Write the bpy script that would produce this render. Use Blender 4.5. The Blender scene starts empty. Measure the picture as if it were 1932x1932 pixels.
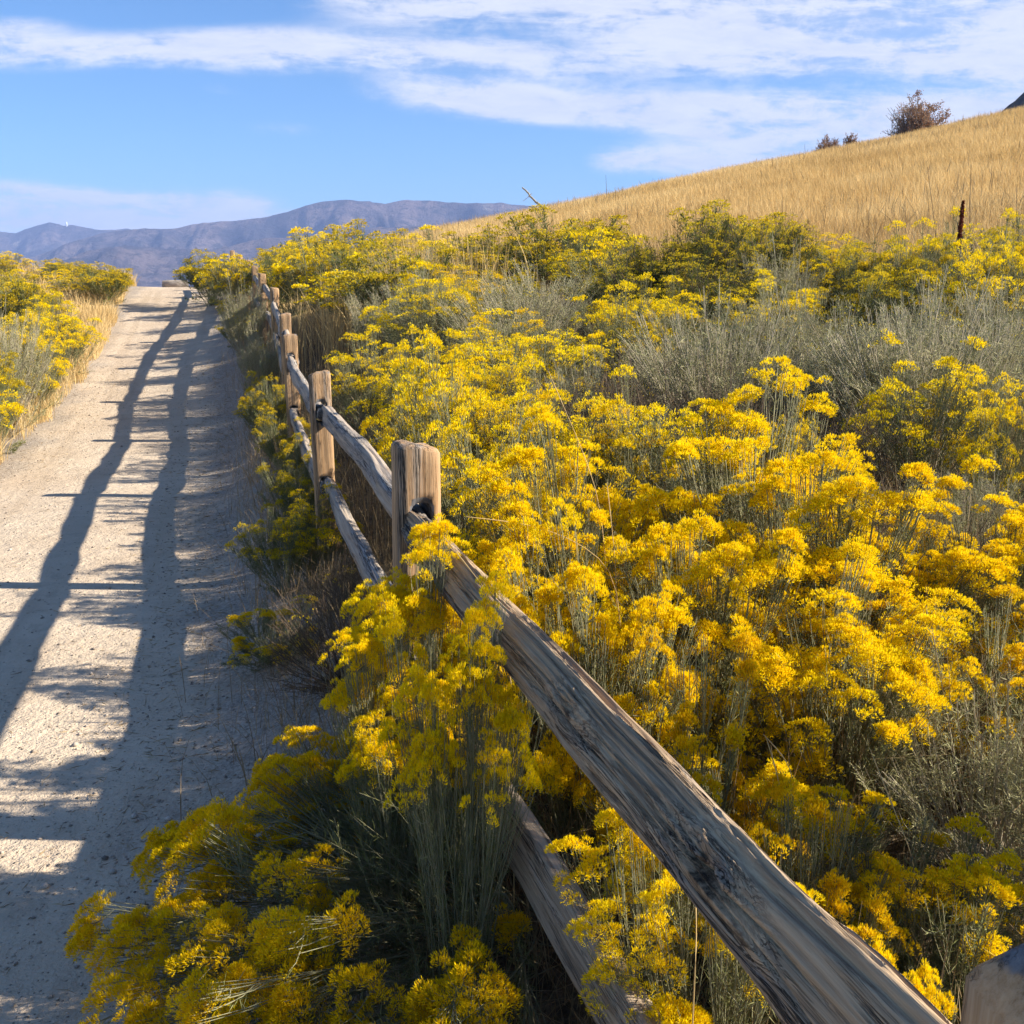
import bpy, math, random
import numpy as np
from mathutils import Vector, Matrix, Euler

C = bpy.context.scene.collection
S = bpy.context.scene
R_ = math.radians

# ------------------------------------------------------------------ camera
E = 1.6                       # eye height above the ground at the camera
F = 1937.0; CX = 966.0        # focal length / centre of the photograph's 1932 px view
PITCH = math.atan((966 - 540) / F)
cam = bpy.data.cameras.new('camera')
cam.sensor_fit = 'HORIZONTAL'; cam.sensor_width = 36.0
cam.lens = 36.0 * F / 1932.0
cam.clip_start = 0.05; cam.clip_end = 12000
co = bpy.data.objects.new('camera', cam); C.objects.link(co)
co.location = (0, 0, E); co.rotation_euler = (math.pi / 2 - PITCH, 0, 0)
S.camera = co

# ------------------------------------------------------------------ light
SUN_EL = R_(32.0)
SUN_AZ = R_(94.0)             # clockwise from +Y (the view direction): the sun stands to the right
sun = bpy.data.lights.new('sun', 'SUN'); sun.energy = 5.0; sun.angle = R_(0.55); sun.color = (1.0, 0.93, 0.80)
so = bpy.data.objects.new('sun', sun); C.objects.link(so)
sdir = Vector((math.cos(SUN_EL) * math.sin(SUN_AZ), math.cos(SUN_EL) * math.cos(SUN_AZ), math.sin(SUN_EL)))
so.rotation_euler = sdir.to_track_quat('Z', 'Y').to_euler()
so.location = (20, 0, 30)

S.view_settings.view_transform = 'Standard'; S.view_settings.look = 'None'
S.view_settings.exposure = 1.32; S.view_settings.gamma = 1.0; S.view_settings.use_curve_mapping = False
S.render.engine = 'CYCLES'
S.cycles.max_bounces = 6; S.cycles.diffuse_bounces = 3; S.cycles.glossy_bounces = 2
S.cycles.transmission_bounces = 4; S.cycles.volume_bounces = 0; S.cycles.transparent_max_bounces = 4
S.cycles.use_denoising = True
S.cycles.caustics_reflective = False; S.cycles.caustics_refractive = False


# ------------------------------------------------------------------ node helpers
class NT:
    """a small expression writer for shader node trees"""
    def __init__(s, tree): s.t = tree; s.n = tree.nodes; s.l = tree.links
    def node(s, typ, ins=None, **props):
        n = s.n.new(typ)
        for k, v in props.items(): setattr(n, k, v)
        for k, v in (ins or {}).items(): s.put(n.inputs[k], v)
        return n
    def put(s, sock, v):
        if isinstance(v, bpy.types.NodeSocket): s.l.new(v, sock)
        elif isinstance(v, (tuple, list)):
            v = tuple(v)
            if sock.type == 'RGBA' and len(v) == 3: v = v + (1,)
            sock.default_value = v
        else: sock.default_value = v
    def m(s, op, a, b=0.0, c=0.0, clamp=False):
        n = s.n.new('ShaderNodeMath'); n.operation = op; n.use_clamp = clamp
        for i, v in enumerate((a, b, c)): s.put(n.inputs[i], v)
        return n.outputs[0]
    def vm(s, op, a, b=(0, 0, 0), sc=None):
        n = s.n.new('ShaderNodeVectorMath'); n.operation = op
        s.put(n.inputs[0], a); s.put(n.inputs[1], b)
        if sc is not None: s.put(n.inputs['Scale'], sc)
        return n.outputs[1] if op in ('LENGTH', 'DISTANCE', 'DOT_PRODUCT') else n.outputs[0]
    def xyz(s, v):
        n = s.n.new('ShaderNodeSeparateXYZ'); s.put(n.inputs[0], v); return n.outputs
    def comb(s, x, y, z):
        n = s.n.new('ShaderNodeCombineXYZ')
        for i, v in enumerate((x, y, z)): s.put(n.inputs[i], v)
        return n.outputs[0]
    def noise(s, vec, scale, detail=4, rough=0.55, dist=0.0):
        n = s.n.new('ShaderNodeTexNoise'); s.put(n.inputs['Vector'], vec)
        n.inputs['Scale'].default_value = scale; n.inputs['Detail'].default_value = detail
        n.inputs['Roughness'].default_value = rough; n.inputs['Distortion'].default_value = dist
        return n.outputs[0]
    def voro(s, vec, scale, feature='F1'):
        n = s.n.new('ShaderNodeTexVoronoi'); n.feature = feature; s.put(n.inputs['Vector'], vec)
        n.inputs['Scale'].default_value = scale
        return n.outputs
    def ramp(s, fac, stops, interp='LINEAR'):
        n = s.n.new('ShaderNodeValToRGB'); s.put(n.inputs[0], fac)
        cr = n.color_ramp; cr.interpolation = interp
        while len(cr.elements) < len(stops): cr.elements.new(0.5)
        for e, (p, c) in zip(cr.elements, stops):
            e.position = p
            e.color = (c, c, c, 1) if isinstance(c, (int, float)) else tuple(c) + (1,)
        return n.outputs[0]
    def mix(s, f, a, b, blend='MIX'):
        n = s.n.new('ShaderNodeMix'); n.data_type = 'RGBA'; n.blend_type = blend
        s.put(n.inputs[0], f); s.put(n.inputs[6], a); s.put(n.inputs[7], b)
        return n.outputs[2]
    def smooth(s, x, a, b):
        n = s.n.new('ShaderNodeMapRange'); n.interpolation_type = 'SMOOTHSTEP'
        s.put(n.inputs[0], x); s.put(n.inputs[1], a); s.put(n.inputs[2], b)
        n.inputs[3].default_value = 0; n.inputs[4].default_value = 1
        return n.outputs[0]


def material(name):
    m = bpy.data.materials.new(name); m.use_nodes = True
    m.node_tree.nodes.clear()
    t = NT(m.node_tree)
    out = t.node('ShaderNodeOutputMaterial')
    return m, t, out


def finish(t, out, col, rough=0.85, bump=None, bump_d=0.01, bump_s=0.6, transl=0.0, tcol=None, spec=0.3):
    p = t.node('ShaderNodeBsdfPrincipled')
    t.put(p.inputs['Base Color'], col); t.put(p.inputs['Roughness'], rough)
    p.inputs['Specular IOR Level'].default_value = spec
    if bump is not None:
        b = t.node('ShaderNodeBump', {'Height': bump, 'Distance': bump_d, 'Strength': bump_s})
        t.l.new(b.outputs[0], p.inputs['Normal'])
    sh = p.outputs[0]
    if transl:
        tr = t.node('ShaderNodeBsdfTranslucent'); t.put(tr.inputs[0], tcol if tcol is not None else col)
        mx = t.node('ShaderNodeMixShader', {0: transl, 1: sh, 2: tr.outputs[0]})
        sh = mx.outputs[0]
    t.l.new(sh, out.inputs['Surface'])


# ------------------------------------------------------------------ sky (world)
def build_world():
    w = bpy.data.worlds.new('World'); S.world = w; w.use_nodes = True
    w.node_tree.nodes.clear(); t = NT(w.node_tree)
    out = t.node('ShaderNodeOutputWorld')
    sky = t.node('ShaderNodeTexSky'); sky.sky_type = 'NISHITA'; sky.sun_disc = False
    sky.sun_elevation = SUN_EL; sky.sun_rotation = SUN_AZ
    sky.altitude = 1500; sky.air_density = 1.0; sky.dust_density = 0.25; sky.ozone_density = 2.2
    d = t.node('ShaderNodeTexCoord').outputs['Generated']
    x, y, z = t.xyz(d)
    yy = t.m('MAXIMUM', y, 0.08)
    a = t.m('DIVIDE', x, yy); e = t.m('DIVIDE', z, yy)
    # cloud noise: long streaks, broken crosswise
    warp = t.noise(t.comb(t.m('MULTIPLY', a, 3.0), t.m('MULTIPLY', e, 9.0), 2.0), 1.0, 3, 0.5)
    e2 = t.m('ADD', e, t.m('MULTIPLY', t.m('SUBTRACT', warp, 0.5), 0.034))
    n1 = t.noise(t.comb(t.m('MULTIPLY', a, 5.0), t.m('MULTIPLY', t.m('ADD', e2, t.m('MULTIPLY', a, 0.06)), 30.0), 0.3), 1.0, 7, 0.62, 0.3)
    n2 = t.noise(t.comb(t.m('MULTIPLY', a, 16.0), t.m('MULTIPLY', e2, 60.0), 4.3), 1.0, 7, 0.68, 0.4)
    n3 = t.noise(t.comb(t.m('MULTIPLY', a, 55.0), t.m('MULTIPLY', e2, 70.0), 1.3), 1.0, 5, 0.65, 0.2)
    def pix(u, v):
        up = (966 - v) / F
        return (u - 966) / F / (math.cos(PITCH) + math.sin(PITCH) * up), (-math.sin(PITCH) + math.cos(PITCH) * up) / (math.cos(PITCH) + math.sin(PITCH) * up)
    def band(u0, v0, u1, v1, half, soft0, soft1, amp):
        (a0, e0), (a1, e1) = pix(u0, v0), pix(u1, v1)
        sl = (e1 - e0) / (a1 - a0); w_ = half / F
        c = t.m('ADD', t.m('MULTIPLY', t.m('SUBTRACT', a, a0), sl), e0)
        q = t.m('DIVIDE', t.m('SUBTRACT', e2, c), w_)
        g = t.m('EXPONENT', t.m('MULTIPLY', t.m('MULTIPLY', q, q), -1.0))
        win = t.m('MULTIPLY', t.smooth(a, a0 - soft0 / F, a0 + soft0 / F), t.m('SUBTRACT', 1.0, t.smooth(a, a1 - soft1 / F, a1 + soft1 / F)))
        return t.m('MULTIPLY', t.m('MULTIPLY', g, win), amp)
    bands = [band(-500, 68, 560, 110, 34, 10, 160, 1.0),
             band(420, 92, 1150, 126, 34, 170, 200, 0.85),
             band(600, -30, 2100, 50, 62, 130, 100, 1.1),
             band(1180, 95, 2300, 160, 40, 160, 60, 1.0),
             band(720, 178, 1650, 222, 30, 120, 160, 0.95),
             band(900, 205, 1480, 240, 22, 90, 90, 0.8),
             band(1300, 232, 2000, 222, 36, 120, 120, 1.0),
             band(1120, 300, 1700, 300, 28, 60, 200, 0.95),
             band(-300, 395, 500, 402, 34, 40, 120, 1.9),
             band(-300, 30, 120, 40, 16, 40, 60, 0.45),
             band(450, 228, 600, 236, 16, 60, 60, 0.5),
             band(380, 172, 480, 176, 9, 30, 30, 0.3)]
    s = bands[0]
    for b in bands[1:]: s = t.m('ADD', s, b)
    nn = t.m('ADD', t.m('MULTIPLY', n1, 0.50), t.m('ADD', t.m('MULTIPLY', n2, 0.32), t.m('MULTIPLY', n3, 0.18)))
    cov = t.m('MULTIPLY', t.m('MINIMUM', s, 1.1), t.m('ADD', 0.34, t.m('MULTIPLY', t.smooth(nn, 0.38, 0.60), 0.70)))
    cov = t.smooth(cov, 0.10, 0.80)
    # thin veil elsewhere in the sky so that the light is even from every side
    back = t.m('MULTIPLY', t.smooth(y, 0.15, -0.2), t.m('MULTIPLY', t.smooth(z, 0.02, 0.3), 0.10))
    cov = t.m('MULTIPLY', t.m('MAXIMUM', cov, back), 0.90)
    lowglow = t.m('EXPONENT', t.m('MULTIPLY', t.m('MAXIMUM', z, 0.0), -14.0))
    tint = t.mix(1.0, sky.outputs[0], (0.74, 1.13, 1.44), 'MULTIPLY')
    hsv = t.node('ShaderNodeHueSaturation', {'Saturation': 1.02, 'Value': 1.0, 'Color': tint})
    skyc = t.mix(t.m('MULTIPLY', lowglow, 0.35), hsv.outputs[0], (3.4, 5.9, 8.8))
    shade = t.smooth(n2, 0.3, 0.7)
    cloud = t.mix(shade, (6.6, 6.9, 7.9), (8.0, 8.1, 8.6))
    col = t.mix(cov, skyc, cloud)
    bg = t.node('ShaderNodeBackground', {'Color': col, 'Strength': 0.05})
    t.l.new(bg.outputs[0], out.inputs['Surface'])
build_world()


# ------------------------------------------------------------------ pixel -> world (only to measure the place)
def ray(u, v):
    up = (966 - v) / F; r = (u - 966) / F
    return np.array([r, math.cos(PITCH) + math.sin(PITCH) * up, -math.sin(PITCH) + math.cos(PITCH) * up])
def at(u, v, Y):
    d = ray(u, v); k = Y / d[1]
    return d[0] * k, Y, d[2] * k + E


# ------------------------------------------------------------------ mesh helpers
def mesh_np(name, V, faces, mats=(), attrs=None, smooth=False, mat_idx=None):
    """faces: list of int arrays (n,3) and/or (n,4)"""
    me = bpy.data.meshes.new(name)
    V = np.asarray(V, np.float32)
    faces = [np.asarray(f, np.int32) for f in faces if len(f)]
    me.vertices.add(len(V)); me.vertices.foreach_set('co', V.ravel())
    nl = sum(f.size for f in faces); npoly = sum(len(f) for f in faces)
    me.loops.add(nl); me.polygons.add(npoly)
    me.loops.foreach_set('vertex_index', np.concatenate([f.ravel() for f in faces]))
    tot = np.concatenate([np.full(len(f), f.shape[1], np.int32) for f in faces])
    st = np.concatenate([[0], np.cumsum(tot)[:-1]]).astype(np.int32)
    me.polygons.foreach_set('loop_start', st)
    if smooth: me.polygons.foreach_set('use_smooth', np.ones(npoly, bool))
    for m in mats: me.materials.append(m)
    if mat_idx is not None: me.polygons.foreach_set('material_index', np.asarray(mat_idx, np.int32))
    for k, a in (attrs or {}).items():
        at_ = me.attributes.new(k, 'FLOAT_COLOR', 'POINT')
        a = np.asarray(a, np.float32)
        full = np.ones((len(V), 4), np.float32); full[:, :a.shape[1]] = a
        at_.data.foreach_set('color', full.ravel())
    me.update(calc_edges=True); me.validate()
    return me

def link(name, me, parent=None):
    o = bpy.data.objects.new(name, me); C.objects.link(o)
    if parent is not None: o.parent = parent
    return o
def tag(o, label=None, cat=None, group=None, kind=None):
    if label: o['label'] = label
    if cat: o['category'] = cat
    if group: o['group'] = group
    if kind: o['kind'] = kind
    return o
def empty(name, loc, rz=0.0):
    o = bpy.data.objects.new(name, None); C.objects.link(o); o.location = loc; o.rotation_euler = (0, 0, rz)
    o.empty_display_size = 0.1
    return o

def tubes(P, rad, sides=3):
    """P (n,k,3), rad (n,k) -> verts, quads"""
    P = np.asarray(P, float); n, k, _ = P.shape
    T = np.gradient(P, axis=1); T /= np.linalg.norm(T, axis=2, keepdims=True) + 1e-9
    ref = np.where(np.abs(T[..., 2:3]) > 0.9, np.array([1.0, 0, 0]), np.array([0, 0, 1.0]))
    A = np.cross(T, ref); A /= np.linalg.norm(A, axis=2, keepdims=True) + 1e-9
    B = np.cross(T, A)
    ang = np.arange(sides) * 2 * np.pi / sides
    V = P[:, :, None, :] + rad[:, :, None, None] * (A[:, :, None, :] * np.cos(ang)[None, None, :, None] + B[:, :, None, :] * np.sin(ang)[None, None, :, None])
    idx = np.arange(n * k * sides).reshape(n, k, sides)
    a = idx[:, :-1, :]; b = idx[:, 1:, :]
    q = np.stack([a, np.roll(a, -1, 2), np.roll(b, -1, 2), b], -1).reshape(-1, 4)
    return V.reshape(-1, 3), q

def blades(base, d, L, W, rng, wide=0.65, bend=0.0):
    """kite shaped blades: base (n,3), direction d (n,3), length, width -> verts (n*4), quads, t (n*4)"""
    n = len(base)
    d = d / (np.linalg.norm(d, axis=1, keepdims=True) + 1e-9)
    r = rng.normal(size=(n, 3)); s = np.cross(d, r); s /= np.linalg.norm(s, axis=1, keepdims=True) + 1e-9
    nrm = np.cross(d, s)
    L = np.broadcast_to(np.asarray(L, float), (n,))[:, None]; W = np.broadcast_to(np.asarray(W, float), (n,))[:, None]
    bo = nrm * L * bend
    mid = base + d * L * wide + bo * 0.5
    V = np.stack([base, mid + s * W * .5, base + d * L - bo * 0.6, mid - s * W * .5], 1)
    q = np.arange(n * 4).reshape(n, 4)
    t = np.tile(np.array([0, wide, 1, wide]), n)
    return V.reshape(-1, 3), q, t

# value noise for geometry
_ns = np.random.RandomState(11).rand(64, 64)
def vnoise(x, y):
    x = np.asarray(x, float); y = np.asarray(y, float)
    xi = np.floor(x).astype(int); yi = np.floor(y).astype(int); fx = x - xi; fy = y - yi
    fx = fx * fx * (3 - 2 * fx); fy = fy * fy * (3 - 2 * fy)
    g = lambda i, j: _ns[i % 64, j % 64]
    return (g(xi, yi) * (1 - fx) + g(xi + 1, yi) * fx) * (1 - fy) + (g(xi, yi + 1) * (1 - fx) + g(xi + 1, yi + 1) * fx) * fy
def fbm(x, y, o=4):
    s = 0; a = 1; tot = 0
    for i in range(o):
        s = s + a * vnoise(x * 2 ** i + 7.3 * i, y * 2 ** i + 3.1 * i); tot += a; a *= 0.5
    return s / tot


# ------------------------------------------------------------------ terrain
POSTS_PX = [(775, 838, 2.88), (607, 703, 5.8), (549, 632, 8.7), (536, 592, 11.7), (517, 543, 14.6), (496, 516, 17.6),
            (480, 502, 20.5), (467, 491, 23.4), (452, 481, 26.4), (437, 473, 29.3)]
PT = [(0.435, 0.70, E - 0.505)] + [at(*p) for p in POSTS_PX]     # post tops
PX = np.array([-3.0] + [p[1] for p in PT] + [36.0, 42.0])
FX = np.array([1.36] + [p[0] for p in PT] + [-9.55, -11.2])      # fence line x at depth
FB = np.array([0.16] + [p[2] - 1.0 for p in PT] + [E + 0.25, E + 0.25])   # ground at the fence
PATH_Y = np.array([-4, 0, 2.9, 5.8, 8.7, 11.7, 14.7, 17.6, 20.5, 23.5, 26.5, 29.5, 31.5, 34, 40, 60, 140])
PATH_Z = np.array([-0.04, -0.04, -0.07, -0.15, -0.20, -0.18, -0.06, 0.16, 0.45, 0.79, 1.18, 1.5, 1.6, 1.48, 0.9, -2.5, -18.0])
def fence_x(y): return np.interp(y, PX, FX)
def path_z(y): return np.interp(y, PATH_Y, PATH_Z)
PROF = [(-0.27, [(-4, 0.16), (2.9, .16), (6.75, .12), (12, .35), (18, .85), (25, 1.35), (30, 1.65), (36, 1.85), (44, 1.3), (60, -2), (140, -18)]),
        (-0.20, [(-4, .16), (6.75, .12), (12, .6), (18, 1.3), (25, 1.9), (32, 2.35), (40, 2.55), (50, 2.0), (80, -5), (140, -18)]),
        (-0.10, [(-4, .16), (2.9, .16), (6, .35), (10, .7), (15, 1.3), (20, 1.95), (26, 2.55), (35, 3.5), (45, 4.35), (52, 4.5), (65, 3.1), (90, -2), (140, -14)]),
        (0.0, [(-4, .16), (1.9, .17), (5, .4), (8, .7), (12, 1.25), (18, 2.1), (28, 3.25), (40, 4.6), (50, 5.55), (57, 5.8), (70, 4.6), (100, -1), (140, -8)]),
        (0.15, [(-4, .16), (1.2, .17), (4, .4), (7, .65), (10, 1.0), (13, 1.5), (25, 3.5), (40, 5.8), (55, 7.7), (63, 8.2), (80, 7.1), (110, 2), (140, -2)]),
        (0.30, [(-4, .16), (1, .16), (4, .4), (8, .75), (11, 1.2), (25, 4.0), (40, 6.8), (58, 9.7), (66, 10.3), (85, 9.1), (120, 5), (140, 3)]),
        (0.50, [(-4, .16), (.65, .15), (4, .4), (8, .8), (11, 1.3), (25, 4.8), (40, 8.3), (60, 12.5), (68, 13.3), (85, 12.1), (120, 8), (140, 6)]),
        (0.90, [(-4, .16), (.5, .15), (4, .5), (8, 1.0), (11, 1.6), (25, 6.1), (60, 17.6), (70, 18.6), (120, 14), (140, 12)])]
GX0, GX1, GY0, GY1, GS = -70.0, 90.0, -5.0, 130.0, 0.25
gx = np.arange(GX0, GX1 + 1e-6, GS); gy = np.arange(GY0, GY1 + 1e-6, GS)
XX, YY = np.meshgrid(gx, gy)
def _smooth01(t): t = np.clip(t, 0, 1); return t * t * (3 - 2 * t)
def raw_height(x, y):
    a = x / np.maximum(y, 0.4)
    A = np.array([p[0] for p in PROF])
    Z = np.stack([np.interp(y, [k[0] for k in p[1]], [k[1] for k in p[1]]) for p in PROF])
    ac = np.clip(a, A[0], A[-1]); i = np.clip(np.searchsorted(A, ac) - 1, 0, len(A) - 2)
    f = (ac - A[i]) / (A[i + 1] - A[i])
    zi = np.take_along_axis(Z, i[None], 0)[0]; zj = np.take_along_axis(Z, (i + 1)[None], 0)[0]
    right = zi * (1 - f) + zj * f
    right = right - 0.022 * np.maximum(y - 10, 0)
    fb = np.interp(y, PX, FB); s = x - fence_x(y)
    fade = _smooth01((45 - y) / 9)
    right = right * (1 - (1 - _smooth01(s / 1.6)) * fade) + fb * (1 - _smooth01(s / 1.6)) * fade
    pz = path_z(y)
    bank = pz * fade + right * (1 - fade) * 0 + pz * (1 - fade)
    left = pz + 0.33 * _smooth01((-3.2 - s) / 2.6) + 0.012 * np.maximum(-6 - s, 0)
    edge = _smooth01((s + 0.62) / 0.62)
    z = np.where(s > 0, right, np.where(s > -1.5, pz * (1 - edge) + fb * edge, left))
    far = _smooth01((y - 38) / 10)
    z = np.where(s < 0, z * (1 - far) + np.minimum(z, pz) * far, z)
    # outside the fence's depth range keep left and right joined
    j = _smooth01((s + 6) / 12)
    zj2 = left * (1 - j) + (zi * (1 - f) + zj * f - 0.022 * np.maximum(y - 10, 0)) * j
    z = z * (1 - far) + zj2 * far
    return z
ZZ = raw_height(XX, YY)
def blur(Z, k):
    ker = np.ones(2 * k + 1) / (2 * k + 1)
    Z = np.pad(Z, k, mode='edge')
    Z = np.apply_along_axis(lambda r: np.convolve(r, ker, 'valid'), 1, Z)
    return np.apply_along_axis(lambda r: np.convolve(r, ker, 'valid'), 0, Z)
ZB = blur(blur(ZZ, 5), 5)
wfar = _smooth01((YY - 8) / 16)[...]
ZN = blur(ZZ, 1)
ZZ = ZN * (1 - wfar) + ZB * wfar
SS = XX - fence_x(YY)
onpath = _smooth01((SS + 3.5) / 0.5) * (1 - _smooth01((SS + 0.75) / 0.4)) * _smooth01((50 - YY) / 6)
ZZ = ZZ + (fbm(XX * 0.8, YY * 0.8, 4) - 0.5) * 0.14 * (1 - onpath) + (fbm(XX * 0.9 + 9, YY * 0.9, 3) - 0.5) * 0.035 * onpath
def G(x, y):
    fx = (np.asarray(x, float) - GX0) / GS; fy = (np.asarray(y, float) - GY0) / GS
    fx = np.clip(fx, 0, len(gx) - 1.001); fy = np.clip(fy, 0, len(gy) - 1.001)
    i = fx.astype(int); j = fy.astype(int); u = fx - i; v = fy - j
    return (ZZ[j, i] * (1 - u) + ZZ[j, i + 1] * u) * (1 - v) + (ZZ[j + 1, i] * (1 - u) + ZZ[j + 1, i + 1] * u) * v

# --- ground materials
def mat_path():
    m, t, out = material('path_dirt')
    p = t.node('ShaderNodeNewGeometry').outputs['Position']
    big = t.noise(p, 0.7, 4, 0.6); mid = t.noise(p, 5.0, 5, 0.65); fine = t.noise(p, 60.0, 4, 0.7)
    v = t.voro(p, 85.0); v2 = t.voro(p, 38.0)
    base = t.mix(t.smooth(big, 0.3, 0.7), (0.52, 0.395, 0.275), (0.62, 0.495, 0.36))
    base = t.mix(t.m('MULTIPLY', t.smooth(mid, 0.45, 0.75), 0.45), base, (0.36, 0.275, 0.195))
    base = t.mix(t.m('MULTIPLY', t.smooth(fine, 0.40, 0.75), 0.5), base, (0.60, 0.50, 0.39))
    peb = t.m('MULTIPLY', t.m('SUBTRACT', 1.0, t.smooth(v[0], 0.12, 0.30)), t.smooth(t.xyz(v[1])[0], 0.62, 0.74))
    base = t.mix(t.m('MULTIPLY', peb, 0.6), base, t.mix(t.xyz(v[1])[1], (0.13, 0.105, 0.085), (0.52, 0.46, 0.40)))
    peb2 = t.m('MULTIPLY', t.m('SUBTRACT', 1.0, t.smooth(v2[0], 0.10, 0.28)), t.smooth(t.xyz(v2[1])[0], 0.86, 0.9))
    base = t.mix(t.m('MULTIPLY', peb2, 0.6), base, t.mix(t.xyz(v2[1])[1], (0.12, 0.10, 0.085), (0.45, 0.40, 0.35)))
    # verge: greyer loose gravel towards both sides
    x, y, z = t.xyz(p)
    s = t.m('ADD', x, t.m('SUBTRACT', t.m('MULTIPLY', y, 0.279), 0.53))
    # worn tracks running along the path
    trk = t.noise(t.comb(t.m('MULTIPLY', s, 3.2), t.m('MULTIPLY', y, 0.16), 1.7), 1.0, 4, 0.6)
    base = t.mix(t.m('MULTIPLY', t.smooth(trk, 0.50, 0.66), 0.45), base, (0.40, 0.30, 0.205))
    scuff = t.noise(t.comb(t.m('MULTIPLY', s, 7.0), t.m('MULTIPLY', y, 3.0), 5.7), 1.0, 5, 0.65)
    base = t.mix(t.m('MULTIPLY', t.smooth(scuff, 0.56, 0.70), 0.35), base, (0.33, 0.25, 0.175))
    sw = t.m('ADD', s, t.m('MULTIPLY', t.m('SUBTRACT', t.noise(p, 1.3, 4, 0.6), 0.5), 0.9))
    verge = t.m('MAXIMUM', t.smooth(sw, -0.95, -0.5), t.m('SUBTRACT', 1.0, t.smooth(sw, -2.95, -2.5)))
    gr = t.mix(t.xyz(v[1])[2], (0.17, 0.145, 0.125), (0.42, 0.36, 0.30))
    base = t.mix(t.m('MULTIPLY', verge, 0.75), base, gr)
    # off the path: litter and soil
    off = t.m('MAXIMUM', t.smooth(sw, -0.35, 0.15), t.m('SUBTRACT', 1.0, t.smooth(sw, -3.45, -2.95)))
    lit = t.noise(p, 22.0, 5, 0.7)
    soil = t.mix(t.smooth(lit, 0.35, 0.7), (0.055, 0.040, 0.027), (0.20, 0.145, 0.085))
    base = t.mix(off, base, soil)
    # the golden hill
    hillm = t.smooth(t.m('ADD', y, t.m('MULTIPLY', x, 0.55)), 14.5, 19.0)
    hill = t.mix(t.smooth(t.noise(p, 0.25, 5, 0.6), 0.35, 0.7), (0.64, 0.45, 0.20), (0.54, 0.36, 0.145))
    hill = t.mix(t.m('MULTIPLY', t.smooth(t.noise(p, 3.0, 5, 0.7), 0.5, 0.75), 0.4), hill, (0.42, 0.28, 0.11))
    base = t.mix(t.m('MULTIPLY', hillm, off), base, hill)
    h = t.m('ADD', t.m('MULTIPLY', fine, 0.35), t.m('ADD', t.m('ADD', t.m('MULTIPLY', mid, 0.9), t.m('MULTIPLY', t.noise(p, 17.0, 3, 0.6), 0.55)), t.m('ADD', t.m('MULTIPLY', peb, 0.5), t.m('MULTIPLY', peb2, 0.8))))
    finish(t, out, base, 0.95, h, 0.035, 0.9, spec=0.1)
    return m
def mat_valley():
    m, t, out = material('valley')
    p = t.node('ShaderNodeNewGeometry').outputs['Position']
    c = t.mix(t.noise(p, 0.01, 5), (0.20, 0.15, 0.09), (0.12, 0.11, 0.07))
    finish(t, out, c, 0.95)
    return m
def mat_mountain():
    m, t, out = material('mountain')
    p = t.node('ShaderNodeNewGeometry').outputs['Position']
    n = t.noise(p, 0.005, 7, 0.65, 0.5); n2 = t.noise(p, 0.028, 7, 0.75)
    c = t.mix(t.smooth(n, 0.40, 0.62), (0.060, 0.052, 0.062), (0.21, 0.155, 0.14))
    c = t.mix(t.m('MULTIPLY', t.smooth(n2, 0.50, 0.62), 0.85), c, (0.040, 0.040, 0.036))
    rock = t.m('MULTIPLY', t.smooth(t.noise(p, 0.0035, 4, 0.6), 0.62, 0.72), t.smooth(n2, 0.45, 0.6))
    c = t.mix(t.m('MULTIPLY', rock, 0.6), c, (0.38, 0.33, 0.29))
    finish(t, out, c, 0.95, n2, 40.0, 1.0, spec=0.1)
    return m

def build_ground():
    ny, nx = XX.shape
    V = np.stack([XX, YY, ZZ], -1).reshape(-1, 3)
    idx = np.arange(nx * ny).reshape(ny, nx)
    q = np.stack([idx[:-1, :-1], idx[:-1, 1:], idx[1:, 1:], idx[1:, :-1]], -1).reshape(-1, 4)
    q = q.reshape(ny - 1, nx - 1, 4)
    q = q.reshape(-1, 4)
    tag(link('ground', mesh_np('ground', V, [q], [mat_path()], smooth=True)), kind='structure')
    # the valley floor beyond the crest, out to the horizon
    n = 40; xs = np.linspace(-5000, 5000, n); ys = np.linspace(-200, 6000, n)
    a, b = np.meshgrid(xs, ys)
    V = np.stack([a, b, np.full_like(a, -26.0)], -1).reshape(-1, 3); idx = np.arange(n * n).reshape(n, n)
    q = np.stack([idx[:-1, :-1], idx[:-1, 1:], idx[1:, 1:], idx[1:, :-1]], -1).reshape(-1, 4)
    tag(link('valley_floor', mesh_np('valley_floor', V, [q], [mat_valley()], smooth=True)), kind='structure')
build_ground()

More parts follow.
